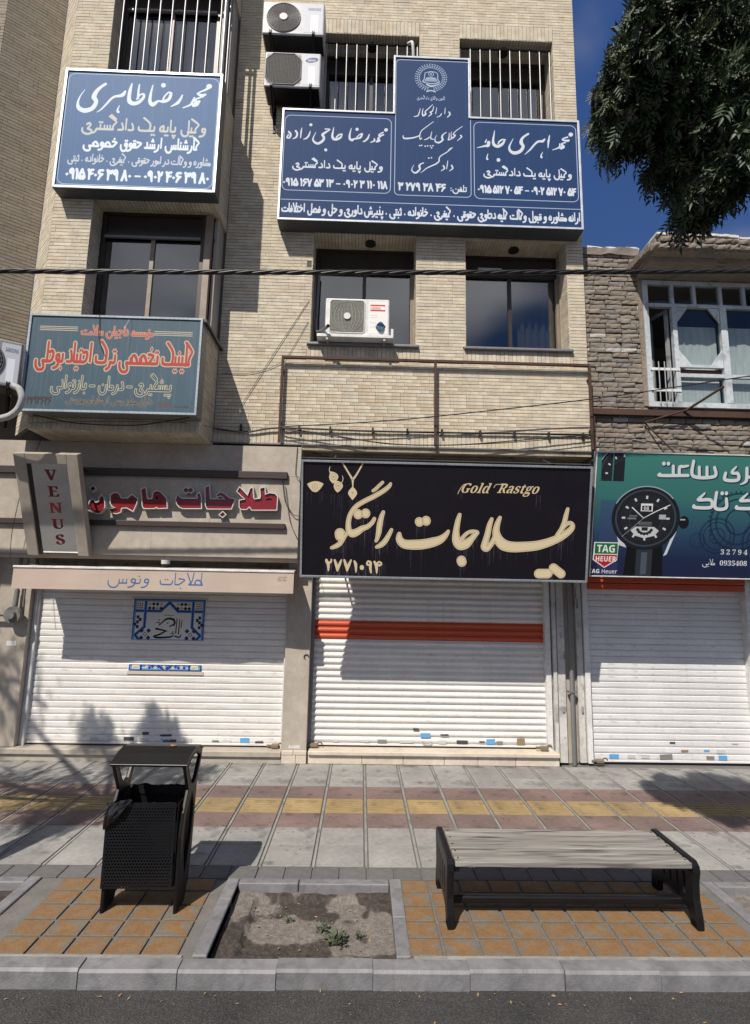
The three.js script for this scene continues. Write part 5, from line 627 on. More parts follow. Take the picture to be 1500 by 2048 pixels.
  M('board', bx(-1.64, 1.64, -0.661, 0.661, -0.05, -0.003), MAT.darkMetal, t); M('printed_face', new THREE.PlaneGeometry(3.28, 1.322), printMat(c, 0.45), t); trim(t, [[-1.63, -0.651], [1.63, -0.651], [1.63, 0.651], [-1.63, 0.651]], 0.024, 0.014, 0.001, std([0.36, 0.40, 0.44], 0.45, { map: streakTex, metalness: 0.3 }));
  M('top_cover', (() => { const g = new THREE.BoxGeometry(3.26, 0.006, 1.12); g.rotateX(0.02); return muv(g.translate(0, 0.70, -0.58)); })(), MAT.greyMetal, t);
  for (const X of [-1.3, 1.35]) M('stay', rod([X, 0.62, -0.05], [X, 0.75, -0.85], 0.012, 6), MAT.darkMetal, t); for (const X of [-1.3, 1.35]) M('stay', rod([X, -0.55, -0.05], [X, -0.35, -0.9], 0.012, 6), MAT.darkMetal, t);
}
{ // watch shop sign
  const w = 2800, h = 1460, [c, x] = canvas(w, h, 1600);
  const gr = x.createLinearGradient(0, 0, 0, h); [[0, '#3f8077'], [0.35, '#37706f'], [0.62, '#2a4a63'], [0.85, '#1c2748'], [1, '#1d2343']].forEach(([a, b]) => gr.addColorStop(a, b)); x.fillStyle = gr; x.fillRect(0, 0, w, h);
  for (const [X, Y, R] of [[1480, 950, 200], [1720, 780, 330], [2050, 1000, 260], [1250, 1010, 90], [2350, 700, 300]]) { x.strokeStyle = 'rgba(12,30,52,0.55)'; for (const k of [1, 0.8, 0.45]) { x.lineWidth = R * 0.07; x.beginPath(); x.arc(X, Y, R * k, 0, 7); x.stroke(); } for (let k = 0; k < 40; k++) { const a = k / 40 * 6.283; x.lineWidth = R * 0.06; x.beginPath(); x.moveTo(X + R * Math.cos(a), Y + R * Math.sin(a)); x.lineTo(X + R * 1.1 * Math.cos(a), Y + R * 1.1 * Math.sin(a)); x.stroke(); } }
  x.fillStyle = '#3f5a66'; x.fillRect(70, 0, 130, 330); x.fillRect(215, 0, 120, 330); x.fillStyle = 'rgba(60,66,110,0.5)'; x.fillRect(90, 560, 240, h - 560);
  const disc = (X, Y, R, ry) => { x.save(); x.translate(X, Y); x.scale(1, ry); const D = (r, col) => { x.fillStyle = col; x.beginPath(); x.arc(0, 0, r, 0, 7); x.fill(); }; D(R, '#171c24'); x.lineWidth = R * 0.03; x.strokeStyle = '#9fb0b8'; x.beginPath(); x.arc(0, 0, R * 0.99, 3.6, 5.6); x.stroke(); D(R * 0.9, '#3a424b'); D(R * 0.84, '#15181d'); for (let k = 0; k < 60; k++) { const a = k / 60 * 6.283; x.fillStyle = '#6d7880'; x.fillRect(R * 0.79 * Math.cos(a) - 3, R * 0.79 * Math.sin(a) - 3, 6, 6); } D(R * 0.75, '#22262c'); D(R * 0.5, '#34393f'); D(R * 0.48, '#1d2126'); x.strokeStyle = '#cdd3d6'; x.lineWidth = R * 0.06; for (let k = 0; k < 12; k++) { const a = k / 12 * 6.283; x.beginPath(); x.moveTo(R * 0.6 * Math.cos(a), R * 0.6 * Math.sin(a)); x.lineTo(R * 0.7 * Math.cos(a), R * 0.7 * Math.sin(a)); x.stroke(); } x.restore(); };
  x.save(); x.beginPath(); x.rect(70, 0, 130, 340); x.rect(215, 0, 125, 340); x.clip(); disc(330, 250, 300, 1.05); x.restore();
  x.fillStyle = '#0d1014'; x.beginPath(); x.moveTo(430, 1040); x.lineTo(400, 1460); x.lineTo(870, 1460); x.lineTo(840, 1040); x.fill(); x.fillStyle = '#2b343c'; x.fillRect(540, 1120, 190, 340); x.fillStyle = '#4b565e'; x.fillRect(600, 1160, 70, 260); x.fillStyle = '#c9d2d6'; x.beginPath(); x.moveTo(250, 800); x.lineTo(330, 1080); x.lineTo(420, 1110); x.lineTo(330, 950); x.fill(); x.beginPath(); x.moveTo(1000, 900); x.lineTo(900, 1180); x.lineTo(860, 1200); x.lineTo(930, 1000); x.fill();
  x.fillStyle = '#11151a'; x.beginPath(); x.ellipse(1075, 800, 60, 75, 0, 0, 7); x.fill(); x.fillStyle = '#aab4b8'; x.fillRect(1030, 760, 60, 16);
  disc(625, 760, 400, 0.93);
  x.fillStyle = '#e3e6e6'; x.fillRect(560, 590, 140, 90); x.fillStyle = '#15181c'; x.fillRect(575, 615, 110, 55); x.fillStyle = '#d7dbdb'; x.font = 'bold 60px sans-serif'; x.fillText('08', 592, 664); x.fillStyle = '#c4cacc'; x.beginPath(); x.moveTo(455, 905); x.lineTo(510, 860); x.lineTo(730, 860); x.lineTo(790, 905); x.lineTo(735, 965); x.lineTo(620, 995); x.lineTo(510, 965); x.fill(); x.fillStyle = '#23282d'; for (let k = 0; k < 7; k++) { const an = 0.35 + k * 0.41; x.beginPath(); x.arc(620 + 85 * Math.cos(an), 875 + 68 * Math.sin(an), 19, 0, 7); x.fill(); } x.fillRect(585, 866, 72, 40); x.fillStyle = '#8f989c'; for (let k = 0; k < 3; k++) x.fillRect(540, 805 + k * 16, 160, 5); x.strokeStyle = '#dde2e3'; pen(x, [600, 760, 6, 720, 690, 12, 900, 600, 10]); pen(x, [600, 760, 8, 460, 640, 14]); pen(x, [600, 760, 3, 360, 980, 3]); x.fillStyle = '#aeb6b9'; x.fillRect(780, 715, 80, 55); x.font = 'italic 30px serif'; x.fillText('Grand', 430, 745, 110); x.font = 'bold 24px sans-serif'; x.fillText('CARRERA', 410, 775, 150);
  // shield logo
  x.fillStyle = '#d9dedd'; x.beginPath(); x.moveTo(40, 1050); x.lineTo(330, 1050); x.lineTo(320, 1260); x.lineTo(175, 1355); x.lineTo(32, 1260); x.fill(); x.fillStyle = '#1f6b3b'; x.fillRect(52, 1062, 266, 125); x.fillStyle = '#b3222c'; x.beginPath(); x.moveTo(50, 1198); x.lineTo(318, 1198); x.lineTo(310, 1252); x.lineTo(175, 1340); x.lineTo(45, 1252); x.fill(); x.fillStyle = '#e6eae9'; x.font = 'bold 118px sans-serif'; x.fillText('TAG', 75, 1168, 220); x.font = 'bold 84px sans-serif'; x.fillText('HEUER', 62, 1278, 246); x.font = 'bold 68px sans-serif'; x.fillText('TAG', -6, 1418, 145); x.font = '68px sans-serif'; x.fillText('Heuer', 142, 1418, 215);
  x.strokeStyle = 'rgba(20,40,60,0.6)'; for (const s of WATCHTXT) pen(x, s.map((v, i) => i % 3 === 2 ? v + 14 : v + 8)); x.strokeStyle = '#d3dadd'; for (const s of WATCHTXT) pen(x, s);
  x.fillStyle = '#d3d9dc'; x.font = 'bold 84px serif'; x.fillText('3 2 7 9 4', 1535, 1165, 330); x.fillText('0935408', 1535, 1296, 380); script(x, 'ملایی', 1480, 1325, 1290, 74, 0.12, '#d3d9dc');
  const t = thing('sign_board', 'green to navy watch shop sign printed with a large black wristwatch', 'sign', [2.655 + 1.4, 2.992, -6.175]); t.rotation.x = Math.atan2(0.35, 1.416);
  M('board', bx(-1.4, 1.4, -0.73, 0.73, -0.06, -0.003), std([0.30, 0.33, 0.35], 0.6, { map: streakTex }), t); M('printed_face', new THREE.PlaneGeometry(2.8, 1.46), printMat(c, 0.5), t); trim(t, [[-1.392, -0.722], [1.392, -0.722], [1.392, 0.722], [-1.392, 0.722]], 0.014, 0.006, 0.001, MAT.whitePaint);
  for (const X of [-0.9, 0.9]) M('stay', rod([X, 0.6, -0.05], [X, 0.72, -0.9], 0.014, 6), MAT.rust, t); for (const X of [-0.9, 0.9]) M('stay', rod([X, -0.6, -0.05], [X, -0.45, -0.8], 0.014, 6), MAT.rust, t);
}
{ // raised red letters on the stone fascia
  const t = thing('raised_lettering', 'red raised shop name letters with white rims on the stone fascia', 'lettering', [-3.5, 3.43, -6.738]);
  const toP = (l) => l.map(([a, b]) => [a / 1000, -b / 1000]), rim = std([0.60, 0.60, 0.58], 0.5), red = phy([0.20, 0.010, 0.014], 0.3, { clearcoat: 0.6, clearcoatRoughness: 0.2 });
  const HH = [...REDH[0], ...REDH[1]], inside = (p, poly) => { let r = false; for (let i = 0, j = poly.length - 1; i < poly.length; j = i++) { const [xi, yi] = poly[i], [xj, yj] = poly[j]; if ((yi > p[1]) !== (yj > p[1]) && p[0] < (xj - xi) * (p[1] - yi) / (yj - yi) + xi) r = !r; } return r; };
  const grow = (P, d) => { let A = 0; P.forEach((p, i) => { const q = P[(i + 1) % P.length]; A += p[0] * q[1] - q[0] * p[1]; }); const sg = A > 0 ? 1 : -1, n = P.length; return P.map((p, i) => { const a = P[(i + n - 1) % n], c = P[(i + 1) % n], u = [p[0] - a[0], p[1] - a[1]], v = [c[0] - p[0], c[1] - p[1]], lu = Math.hypot(...u), lv = Math.hypot(...v), n1 = [u[1] / lu * sg, -u[0] / lu * sg], n2 = [v[1] / lv * sg, -v[0] / lv * sg], m = [n1[0] + n2[0], n1[1] + n2[1]], k = Math.min(1.6, 2 / Math.max(0.3, m[0] * m[0] + m[1] * m[1])); return [p[0] + m[0] * d * k, p[1] + m[1] * d * k]; }); };
  for (const poly of REDP) { const hs = HH.filter((h) => inside(h[0], poly)).map(toP), P = toP(poly), l = M('letter', ext(grow(P, 0.010), 0.072, 0, [grow(P, 0.001)]), rim, t); M('red_face', ext(P, 0.05, 0, hs), red, l); }
}
{ // leaning mirror panel with vertical lettering
  const th = Math.atan2(0.5, 1.13), t = thing('mirror_sign', 'leaning stone framed mirror panel with dark red vertical roman letters', 'sign', [-3.655, 3.005, -6.45]); t.rotation.x = th;
  const W = 0.365, H = 0.618; M('frame_side', rbx(-W, -W + 0.13, -H, H, -0.05, 0.05, 0.006, 1), MAT.stone, t); M('frame_side', rbx(W - 0.13, W, -H, H, -0.05, 0.05, 0.006, 1), MAT.stone, t); M('frame_top', rbx(-W + 0.131, W - 0.131, H - 0.12, H, -0.05, 0.049, 0.006, 1), MAT.stone, t);
  M('mirror', new THREE.PlaneGeometry(2 * W - 0.27, 2 * H - 0.14).translate(0.0, -0.055, 0.004), MAT.mirror, t); M('backing', bx(-W + 0.131, W - 0.131, -H + 0.01, H - 0.121, -0.03, 0), MAT.darkMetal, t); M('chrome_edge', [bx(-W + 0.132, -W + 0.15, -H + 0.01, H - 0.122, 0.001, 0.03)], MAT.bronze, t);
  const font = await new FontLoader().loadAsync('fonts/droid/droid_serif_bold.typeface.json');
  [...'VENUS'].forEach((ch, i) => { const g = new TextGeometry(ch, { font, size: 0.125, depth: 0.006, curveSegments: 4 }); g.computeBoundingBox(); const b = g.boundingBox; g.translate(-(b.min.x + b.max.x) / 2, -b.min.y, 0); g.scale(1.15, 1, 1); M('letter', g, MAT.redPaint, t, [0.01 + i * 0.003, 0.30 - i * 0.198, 0.006]); });
  for (const X of [-0.2, 0.2]) M('stay', rod([X, 0.5, -0.05], [X, 0.28, -0.56], 0.014, 6), MAT.darkMetal, t);
}
{ // cloth valance over the left shutter
  const w = 3270, h = 250, [c, x] = canvas(w, h, 2048); x.fillStyle = '#b3a498'; x.fillRect(0, 0, w, h); for (let i = 0; i < 160; i++) { x.globalAlpha = rr(0.02, 0.08); x.fillStyle = rnd() < 0.5 ? '#968880' : '#c6b9ae'; x.fillRect(rr(0, w), rr(0, h), rr(20, 260), rr(6, 60)); } x.globalAlpha = 1;
  script(x, 'طلاجات', 2215, 1690, 172, 158, 0.11, '#41618f'); script(x, 'ونوس', 1585, 1085, 165, 158, 0.11, '#41618f'); script(x, 'تابلوسازی', 3190, 3080, 70, 32, 0.12, '#6d655f'); digits(x, '2270242', 3080, 3190, 115, 34, 0.12, '#6d655f');
  const t = thing('cloth_valance', 'beige cloth valance with blue script hanging from a white rail', 'awning', [-2.435, 2.27, -6.5]);
  const g = new THREE.PlaneGeometry(3.27, 0.25, 80, 4), p = g.attributes.position; for (let i = 0; i < p.count; i++) { const u = p.getX(i), v = 0.5 - p.getY(i) / 0.25; p.setZ(i, v * 0.012 + 0.006 * Math.sin(u * 5) * v + 0.004 * Math.sin(u * 13 + 1) * v); } g.computeVertexNormals(); const pm = printMat(c, 0.9); pm.side = THREE.DoubleSide; M('cloth', g, pm, t, [0, -0.125, 0]);
  M('rail', rbx(-1.64, 1.64, -0.008, 0.018, -0.012, 0.012, 0.006), MAT.whitePaint, t); M('top_cloth', (() => { const q = new THREE.PlaneGeometry(3.24, 0.52).rotateX(-Math.PI / 2 + 0.12); return muv(q.translate(0, 0.035, -0.27)); })(), std([0.45, 0.40, 0.35], 0.9, { map: patchTex, side: THREE.DoubleSide }), t);
  for (const X of [-1.3, 0, 1.3]) M('arm', rod([X, 0, 0], [X, 0.06, -0.56], 0.009, 6), MAT.darkMetal, t);
}

// ---------------------------------------------------------------- air conditioners
function conditioner(label, [x, y, z], w, h, d, kind) {
  const t = thing('air_conditioner', label, 'air conditioner', [x, y, z], 'outdoor air conditioner units');
  const body = kind === 'white' ? MAT.whitePaint : std([0.56, 0.58, 0.61], 0.45, { map: grainTex }); M('casing', rbx(-w / 2, w / 2, 0, h, -d, 0, 0.02, 3), body, t);
  const cx = -w * 0.16, cy = h * 0.5, R = h * 0.43;
  if (kind === 'round') {
    M('fan_recess', new THREE.CylinderGeometry(R, R, 0.01, 40).rotateX(Math.PI / 2).translate(cx, cy, 0.002), MAT.blackPlastic, t); const rings = []; for (let k = 2; k <= 11; k++) rings.push(new THREE.TorusGeometry(R * k / 11, 0.0028, 5, 40).translate(cx, cy, 0.012)); for (let k = 0; k < 28; k++) { const a = k / 28 * 6.283; rings.push(tube([[cx + R * 0.2 * Math.cos(a), cy + R * 0.2 * Math.sin(a), 0.013], [cx + R * 0.6 * Math.cos(a + 0.25), cy + R * 0.6 * Math.sin(a + 0.25), 0.017], [cx + R * Math.cos(a + 0.3), cy + R * Math.sin(a + 0.3), 0.01]], 0.0022, 8, 4)); } M('fan_grille', rings, MAT.greyMetal, t); M('fan_hub', new THREE.CylinderGeometry(R * 0.24, R * 0.24, 0.014, 24).rotateX(Math.PI / 2).translate(cx, cy, 0.016), body, t); M('fan_rim', new THREE.TorusGeometry(R * 1.02, 0.008, 6, 48).translate(cx, cy, 0.004), MAT.greyMetal, t);
  } else {
    const a = R * 1.02, k = kind === 'octagon' ? R * 0.4 : R * 0.12, O = [[-a, -a + k], [-a + k, -a], [a - k, -a], [a, -a + k], [a, a - k], [a - k, a], [-a + k, a], [-a, a - k]].map(([p, q]) => [p + cx, q + cy]);
    M('fan_recess', ext(O, 0.004, 0).translate(0, 0, 0.001), kind === 'white' ? std([0.16, 0.165, 0.14], 0.7) : std([0.035, 0.033, 0.034], 0.6), t); const bars = []; for (let i = -12; i <= 12; i++) { const v = i / 12 * a * 0.96; bars.push(rod([cx + v, cy - a * 0.94, 0.009], [cx + v, cy + a * 0.94, 0.009], 0.0016, 4), rod([cx - a * 0.94, cy + v, 0.0095], [cx + a * 0.94, cy + v, 0.0095], 0.0016, 4)); }
    if (kind === 'white') for (const r of [0.3, 0.5, 0.7, 0.9]) bars.push(tube(Array.from({ length: 13 }, (_, i) => { const s = i / 12 * 2 - 1; return [cx + a * r * Math.sqrt(Math.max(0.12, 1 - (s * s))), cy + s * a * 0.95, 0.013]; }), 0.003, 30, 4), tube(Array.from({ length: 13 }, (_, i) => { const s = i / 12 * 2 - 1; return [cx - a * r * Math.sqrt(Math.max(0.12, 1 - (s * s))), cy + s * a * 0.95, 0.013]; }), 0.003, 30, 4));
    M('fan_grille', bars, kind === 'white' ? std([0.42, 0.43, 0.38], 0.5) : std([0.06, 0.058, 0.06], 0.5), t); M('grille_frame', O.map((p, i) => rod([...p, 0.006], [...O[(i + 1) % 8], 0.006], 0.006, 6)), kind === 'white' ? body : MAT.greyMetal, t); if (kind === 'white') M('fan_hub', new THREE.CylinderGeometry(R * 0.2, R * 0.2, 0.012, 24).rotateX(Math.PI / 2).translate(cx, cy, 0.018), body, t);
  }
  const [cv, q] = canvas(300, 300, 256); q.fillStyle = kind === 'white' ? '#e6e6e2' : '#c3c8ce'; q.fillRect(0, 0, 300, 300);
  if (kind === 'white') { q.fillStyle = '#c03038'; q.fillRect(30, 30, 230, 62); q.fillStyle = '#efe9e6'; q.fillRect(34, 44, 222, 34); q.fillStyle = '#c03038'; q.font = 'bold 34px sans-serif'; q.fillText('GENERAL', 44, 74, 200); q.fillStyle = '#9aa0a4'; for (const Y of [130, 150, 200, 240]) q.fillRect(30, Y, 110, 3); } else { q.fillStyle = '#e4ebf2'; q.fillRect(110, 110, 120, 180); q.fillStyle = '#3a4a78'; q.font = 'bold 44px sans-serif'; if (kind === 'octagon') { q.beginPath(); q.ellipse(170, 50, 115, 26, -0.08, 0, 7); q.fill(); q.fillStyle = '#c7cedb'; q.font = 'bold 30px sans-serif'; q.fillText('SAMSUNG', 90, 62, 160); } else q.fillText('SAMSUNG', 60, 64, 220); }
  M('label_panel', new THREE.PlaneGeometry(w * 0.30, h * 0.86).translate(w * 0.32, h * 0.5, 0.0012), printMat(cv, 0.45), t);
  if (kind !== 'white') { for (const X of [-w * 0.36, w * 0.33]) { M('bracket', [bx(X - 0.015, X + 0.015, -0.035, -0.003, -d - 0.05, 0.05), rod([X, -0.03, 0.03], [X, -0.35, -d - 0.04], 0.012, 6), bx(X - 0.018, X + 0.018, -0.4, 0.0, -d - 0.055, -d - 0.03)], MAT.blackIron, t); M('strap', [bx(X - 0.016, X - 0.006, -0.02, 0.06, 0.004, 0.012), bx(X + 0.006, X + 0.016, -0.02, 0.06, 0.004, 0.012)], MAT.blackIron, t); } M('underside', bx(-w / 2 + 0.02, w / 2 - 0.02, -0.012, 0.0, -d + 0.02, -0.02), MAT.blackIron, t); }
  else { M('tray', rbx(-w / 2 - 0.10, w / 2 + 0.05, -0.045, -0.003, -d - 0.05, 0.04, 0.006), MAT.whitePaint, t); M('bracket', [bx(-w / 2 + 0.02, -w / 2 + 0.05, -0.08, -0.046, -0.45, 0.03), bx(w / 2 - 0.08, w / 2 - 0.05, -0.08, -0.046, -0.45, 0.03)], MAT.galv, t); M('valve_cover', rbx(w / 2, w / 2 + 0.06, 0.0, 0.14, -d + 0.02, -0.06, 0.01), MAT.whitePaint, t); M('peeling_label', [(() => { const g = new THREE.PlaneGeometry(0.1, 0.1, 6, 6), p = g.attributes.position; for (let i = 0; i < p.count; i++) p.setZ(i, 0.03 * Math.abs(Math.sin(p.getX(i) * 30 + p.getY(i) * 22))); g.computeVertexNormals(); return g.rotateZ(0.7).translate(w * 0.36, h * 0.24, 0.006); })()], std([0.03, 0.09, 0.17], 0.4, { side: THREE.DoubleSide }), t); }
  return t;
}
conditioner('grey air conditioner with a round fan grille, upper of the stacked pair', [-1.125, 9.70, -6.5], 0.86, 0.53, 0.31, 'round');
conditioner('grey air conditioner with an octagonal grille, lower of the stacked pair', [-1.105, 8.86, -6.5], 0.77, 0.55, 0.31, 'octagon');
conditioner('white air conditioner with a square wire grille on the window sill tray', [-0.132, 5.375, -6.70], 0.845, 0.52, 0.30, 'white');
{ const t = conditioner('dark grey air conditioner above the white wrapped hose by the canted wall', [-4.17, 4.24, -5.80], 0.60, 0.54, 0.28, 'round'); t.rotation.y = 0.5; t.children[0].material = std([0.30, 0.31, 0.33], 0.5, { map: grainTex });
  const h = thing('insulated_hose', 'white wrapped insulated hose looping below the air conditioner', 'hose'); M('hose', tube([[-3.88, 4.22, -5.80], [-3.80, 4.18, -5.80], [-3.76, 4.08, -5.80], [-3.80, 3.96, -5.82], [-3.92, 3.88, -5.85], [-4.2, 3.84, -5.9]], 0.036, 40, 10), std([0.66, 0.67, 0.68], 0.5, { map: patchTex, bumpMap: bumpGrain, bumpScale: 0.01 }), h); }

// ---------------------------------------------------------------- small wall fittings
{ const t = thing('security_camera', 'white dome security camera under the stone fascia', 'camera', [-2.42, 2.40, -6.80]); M('base', new THREE.CylinderGeometry(0.055, 0.05, 0.05, 20).translate(0, -0.025, 0), MAT.creamPlastic, t); M('dome', new THREE.SphereGeometry(0.045, 20, 12, 0, 6.3, Math.PI / 2, Math.PI / 2).translate(0, -0.05, 0), phy([0.01, 0.01, 0.012], 0.08), t); }
{ const t = thing('gas_regulator', 'grey gas pipes with a round regulator on the left stone pillar', 'gas pipe', [-4.36, 0, -6.93]); const gm = std([0.20, 0.20, 0.19], 0.6, { map: patchTex });
  M('pipe', [rod([-0.22, 2.4, 0], [-0.22, 0.9, 0.02], 0.02, 10), rod([-0.22, 0.9, 0.02], [-0.28, 0, 0.02], 0.024, 10)], std([0.33, 0.32, 0.30], 0.6, { map: patchTex }), t); M('pipe', [rod([0.10, 2.4, 0], [0.10, 2.0, 0], 0.022, 10), rod([0.10, 2.0, 0], [0.10, 1.8, 0.01], 0.03, 10)], gm, t); M('pipe', rod([-0.36, 2.4, 0], [-0.36, 1.7, 0], 0.018, 10), gm, t); M('pipe', rod([0.2, 2.4, 0.01], [0.2, 1.8, 0.01], 0.012, 8), gm, t);
  M('regulator', [new THREE.CylinderGeometry(0.10, 0.10, 0.05, 24).rotateX(Math.PI / 2).translate(0.10, 1.70, 0.03), new THREE.CylinderGeometry(0.05, 0.06, 0.05, 18).rotateX(Math.PI / 2).translate(0.10, 1.70, 0.07), rod([-0.24, 1.70, 0.02], [0.04, 1.70, 0.02], 0.022, 10)], gm, t); M('valve', [rbx(-0.26, -0.18, 1.35, 1.42, -0.03, 0.06, 0.01), rod([-0.26, 1.2, 0.03], [-0.18, 1.2, 0.03], 0.03, 8)], MAT.darkMetal, t); M('meter_box', rbx(-0.5, -0.26, 1.8, 2.1, -0.05, 0.06, 0.01), MAT.greyMetal, t); M('notice', bx(0.0, 0.12, 1.32, 1.38, -0.072, -0.066), MAT.creamPlastic, t); }

// ---------------------------------------------------------------- cables
{
  const t = thing('twisted_power_cable', 'thick twisted black power cable strung across the whole street front', 'cable');
  for (let k = 0; k < 4; k++) { const pts = []; for (let i = 0; i <= 190; i++) { const x = -7 + i * 14 / 190, a = x * 9.5 + k * Math.PI / 2; pts.push([x, 5.128 + x * 0.0342 + 0.0012 * x * x + 0.013 * Math.sin(a), -4.9 + 0.013 * Math.cos(a)]); } M('strand', tube(pts, 0.0125, 760, 6), MAT.cableBlack, t); }
}
const wires = [['thin black cable rising from the parapet frame towards the old house', 0.008, [[-1.1, 4.12, -6.74], [0.5, 4.25, -6.7], [2.96, 4.57, -6.62], [4.75, 4.79, -6.3], [7, 5.05, -6.0]]], ['bundle of cables clipped along the soldier course of the parapet', 0.013, [[-1.97, 4.12, -6.80], [-1.85, 4.09, -6.82], [-1.5, 4.07, -6.82], [-1.1, 4.13, -6.81], [0, 4.12, -6.82], [1.5, 4.13, -6.82], [2.99, 4.15, -6.82]]], ['black cable sagging below the parapet in front of the drip edge', 0.008, [[-1.08, 4.12, -6.78], [-0.5, 4.05, -6.77], [0.3, 3.94, -6.76], [1.2, 3.95, -6.76], [2.3, 4.07, -6.78], [2.95, 4.14, -6.79]]], ['second sagging cable just under the first one', 0.006, [[-1.08, 4.10, -6.76], [-0.3, 4.0, -6.75], [0.6, 3.925, -6.74], [1.7, 3.98, -6.75], [2.95, 4.12, -6.77]]], ['pale cable running along the top of the stone fascia', 0.006, [[-3.9, 3.92, -6.2], [-3.2, 3.96, -6.2], [-2.2, 3.98, -6.22], [-1.9, 4.0, -6.4], [-1.5, 4.05, -6.8]]], ['thin wire slanting down the brick wall from the sill', 0.0035, [[-0.79, 5.93, -6.84], [-1.2, 5.2, -6.835], [-1.62, 4.42, -6.835]]], ['thin drooping wire between the sill and the clinic sign', 0.003, [[-0.79, 5.62, -6.84], [-1.1, 5.06, -6.835], [-1.5, 4.88, -6.835], [-1.9, 4.86, -6.835]]], ['fine wire hanging at the left end of the fascia', 0.004, [[-3.98, 3.86, -6.6], [-4.12, 3.3, -6.58], [-4.2, 2.7, -6.6], [-4.15, 2.3, -6.55]]]];
wires.forEach(([lab, r, pts], i) => { const t = thing('wall_cable', lab, 'cable', [0, 0, 0]); M('wire', tube(pts, r, 60, 5), i === 4 ? MAT.greyMetal : MAT.cableBlack, t); if (i === 1) for (const x of [-1.6, -0.85, -0.45, 0.1, 0.55, 1.0, 1.5, 1.95, 2.4, 2.85]) M('clip', bx(x - 0.012, x + 0.012, 4.09, 4.165, -6.845, -6.80), MAT.blackPlastic, t); });
{ const t = thing('white_conduit', 'white bent conduit behind the top of the T shaped sign', 'conduit'); M('pipe', tube([[0.50, 9.86, -6.7], [0.55, 9.78, -6.62], [0.57, 9.6, -6.66], [0.58, 9.45, -6.72]], 0.022, 24, 8), MAT.whitePaint, t); }

// ---------------------------------------------------------------- street trees
function leafSpray() { // a compound leaf of narrow leaflets
  const p = [], idx = []; const add = (x, y, a, L, w) => { const k = p.length / 3, c = Math.cos(a), s = Math.sin(a), P = (u, v, z) => p.push(x + u * c - v * s, y + u * s + v * c, z); P(0, 0, 0); P(L * 0.42, w, 0.010); P(L * 0.5, 0, -0.004); P(L * 0.42, -w, 0.010); P(L, 0, -0.012); idx.push(k, k + 2, k + 1, k, k + 3, k + 2, k + 1, k + 2, k + 4, k + 2, k + 3, k + 4); };
  for (let i = 0; i < 4; i++) { const y = 0.03 + i * 0.042; add(0, y, 0.65, 0.085, 0.0125); add(0, y, Math.PI - 0.65, 0.085, 0.0125); } add(0, 0.18, Math.PI / 2, 0.095, 0.0135);
  const k = p.length / 3; p.push(-0.002, 0, 0, 0.002, 0, 0, 0, 0.19, 0); idx.push(k, k + 1, k + 2);
  const g = new THREE.BufferGeometry(); g.setAttribute('position', new THREE.Float32BufferAttribute(p, 3)); g.setIndex(idx); g.computeVertexNormals(); return g;
}
const leafMat = phy([0.034, 0.060, 0.022], 0.55, { side: THREE.DoubleSide, transmission: 0.15, thickness: 0, vertexColors: false }), bark = std([0.14, 0.115, 0.09], 0.95, { map: patchTex, bumpMap: bumpGrain, bumpScale: 0.02 });
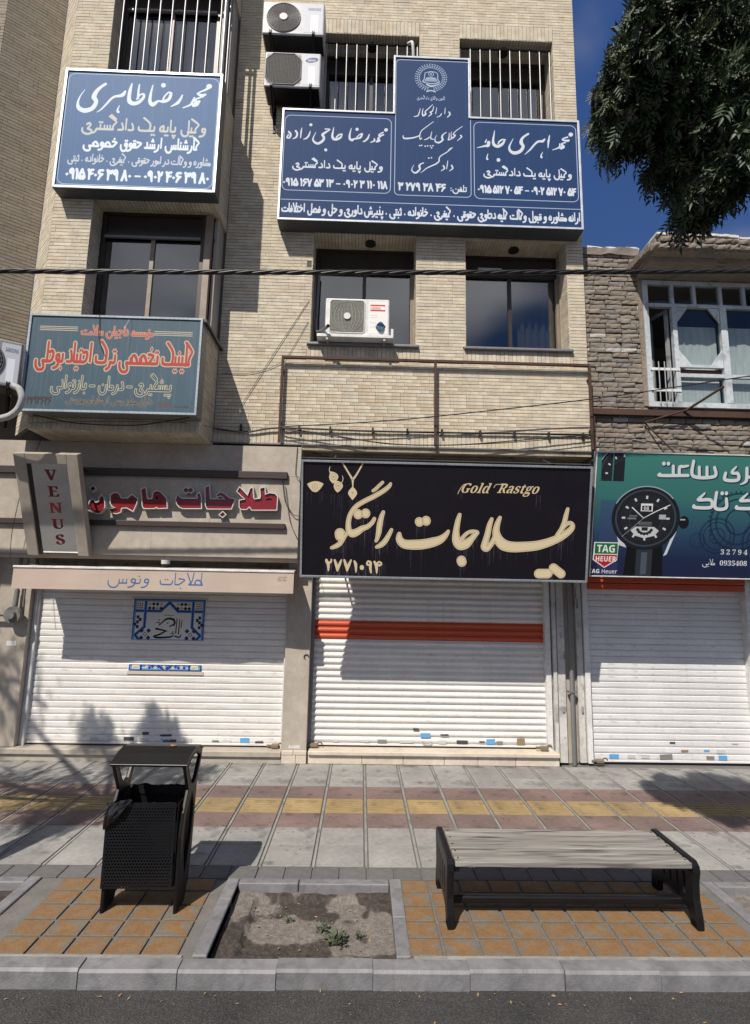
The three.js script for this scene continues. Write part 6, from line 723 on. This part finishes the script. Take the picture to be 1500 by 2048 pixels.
function tree(label, base, lean, forkY, lobes, nPer) {
  const t = thing('street_tree', label, 'tree', base), o = new THREE.Object3D(), mats = [], top = [lean[0], forkY, lean[1]];
  const trunkPts = [[0, -0.1, 0], [lean[0] * 0.3, forkY * 0.4, lean[1] * 0.3], top], g0 = new THREE.TubeGeometry(new THREE.CatmullRomCurve3(trunkPts.map(V3)), 16, 0.11, 10); M('trunk', muv(g0), bark, t);
  const limbs = [], ends = [];
  for (const [c, r] of lobes) { const mid = [0, 1, 2].map((q) => top[q] + (c[q] - top[q]) * 0.55 + rr(-0.12, 0.12)); limbs.push([tube([top, mid, c], 0.035, 12, 6)]); for (let k = 0; k < 7; k++) { const d = new THREE.Vector3(rr(-1, 1), rr(-0.8, 1), rr(-1, 1)).normalize().multiplyScalar(r[0] * 0.85), e = [c[0] + d.x, c[1] + d.y * r[1] / r[0], c[2] + d.z * r[2] / r[0]]; limbs.push([tube([c, [(c[0] + e[0]) / 2 + rr(-0.08, 0.08), (c[1] + e[1]) / 2 + 0.05, (c[2] + e[2]) / 2], e], 0.012, 8, 5)]); ends.push([e, r]); } }
  M('limbs', limbs.flat().map((g) => muv(g)), bark, t);
  for (const [c, r] of lobes) for (let i = 0; i < nPer; i++) { const v = new THREE.Vector3(rr(-1, 1), rr(-1, 1), rr(-1, 1)); if (v.length() > 1 || v.length() < 0.25) { i--; continue; } const n = fbm(c[0] * 3 + v.x * 2.4 + 9, v.y * 2.4 + v.z * 1.7 + c[1], 0, 401, 3); if (n < 0.32 + 0.24 * Math.pow(v.length(), 2)) { if (n < 0.3) i -= 0.5; continue; } o.position.set(c[0] + v.x * r[0], c[1] + v.y * r[1], c[2] + v.z * r[2]); o.rotation.set(rr(1.7, 3.6), rr(0, 6.3), rr(-0.8, 0.8)); o.scale.setScalar(rr(0.36, 0.68)); o.updateMatrix(); mats.push(o.matrix.clone()); }
  const im = new THREE.InstancedMesh(leafSpray(), leafMat, mats.length), col = new THREE.Color(); mats.forEach((m, i) => { im.setMatrixAt(i, m); im.setColorAt(i, col.setRGB(rr(0.75, 1.25), rr(0.8, 1.2), rr(0.7, 1.2))); }); im.name = 'crown'; im.userData.kind = 'stuff'; t.add(im); return t;
}
tree('leafy street tree with narrow dark leaves hanging over the old house', [3.45, -0.09, -3.7], [0.05, 0.95], 4.75, [[[-1.79, 5.14, 1.1], [0.3, 0.34, 0.4]], [[-1.94, 4.83, 1.1], [0.24, 0.17, 0.4]], [[-1.57, 4.94, 1.15], [0.36, 0.43, 0.4]], [[-1.69, 4.64, 1.1], [0.21, 0.16, 0.4]], [[-1.42, 5.39, 1.1], [0.46, 0.34, 0.4]], [[-1.12, 4.84, 1.2], [0.49, 0.65, 0.4]], [[-2.06, 5.0, 1.1], [0.12, 0.2, 0.4]], [[-1.54, 4.5, 1.15], [0.21, 0.16, 0.4]], [[-1.59, 4.35, 1.15], [0.15, 0.09, 0.4]], [[-1.9, 5.33, 1.08], [0.17, 0.17, 0.4]]], 1700);
tree('street tree out of sight whose leaf shade falls on the cream shutter', [-3.05, -0.09, -3.8], [-0.45, 0.2], 2.9, [[[-1.45, 4.0, 0.75], [0.8, 0.5, 0.6]], [[-2.25, 4.15, 0.55], [0.85, 0.6, 0.7]], [[-0.85, 3.55, 0.95], [0.4, 0.3, 0.4]], [[-2.9, 4.4, 0.9], [0.7, 0.6, 0.7]], [[-0.6, 4.3, 0.3], [0.5, 0.35, 0.4]], [[-3.3, 5.85, 0.3], [0.68, 0.85, 0.5]], [[-2.2, 5.6, 0.5], [0.3, 0.25, 0.3]], [[-1.4, 5.62, 0.5], [0.3, 0.22, 0.3]], [[-1.2, 4.5, 0.1], [0.6, 0.35, 0.45]]], 750);

// ---------------------------------------------------------------- shadows on, draw
scene.traverse((o) => { if (o.isMesh) { o.castShadow = true; o.receiveShadow = true; } });
renderer.render(scene, camera);
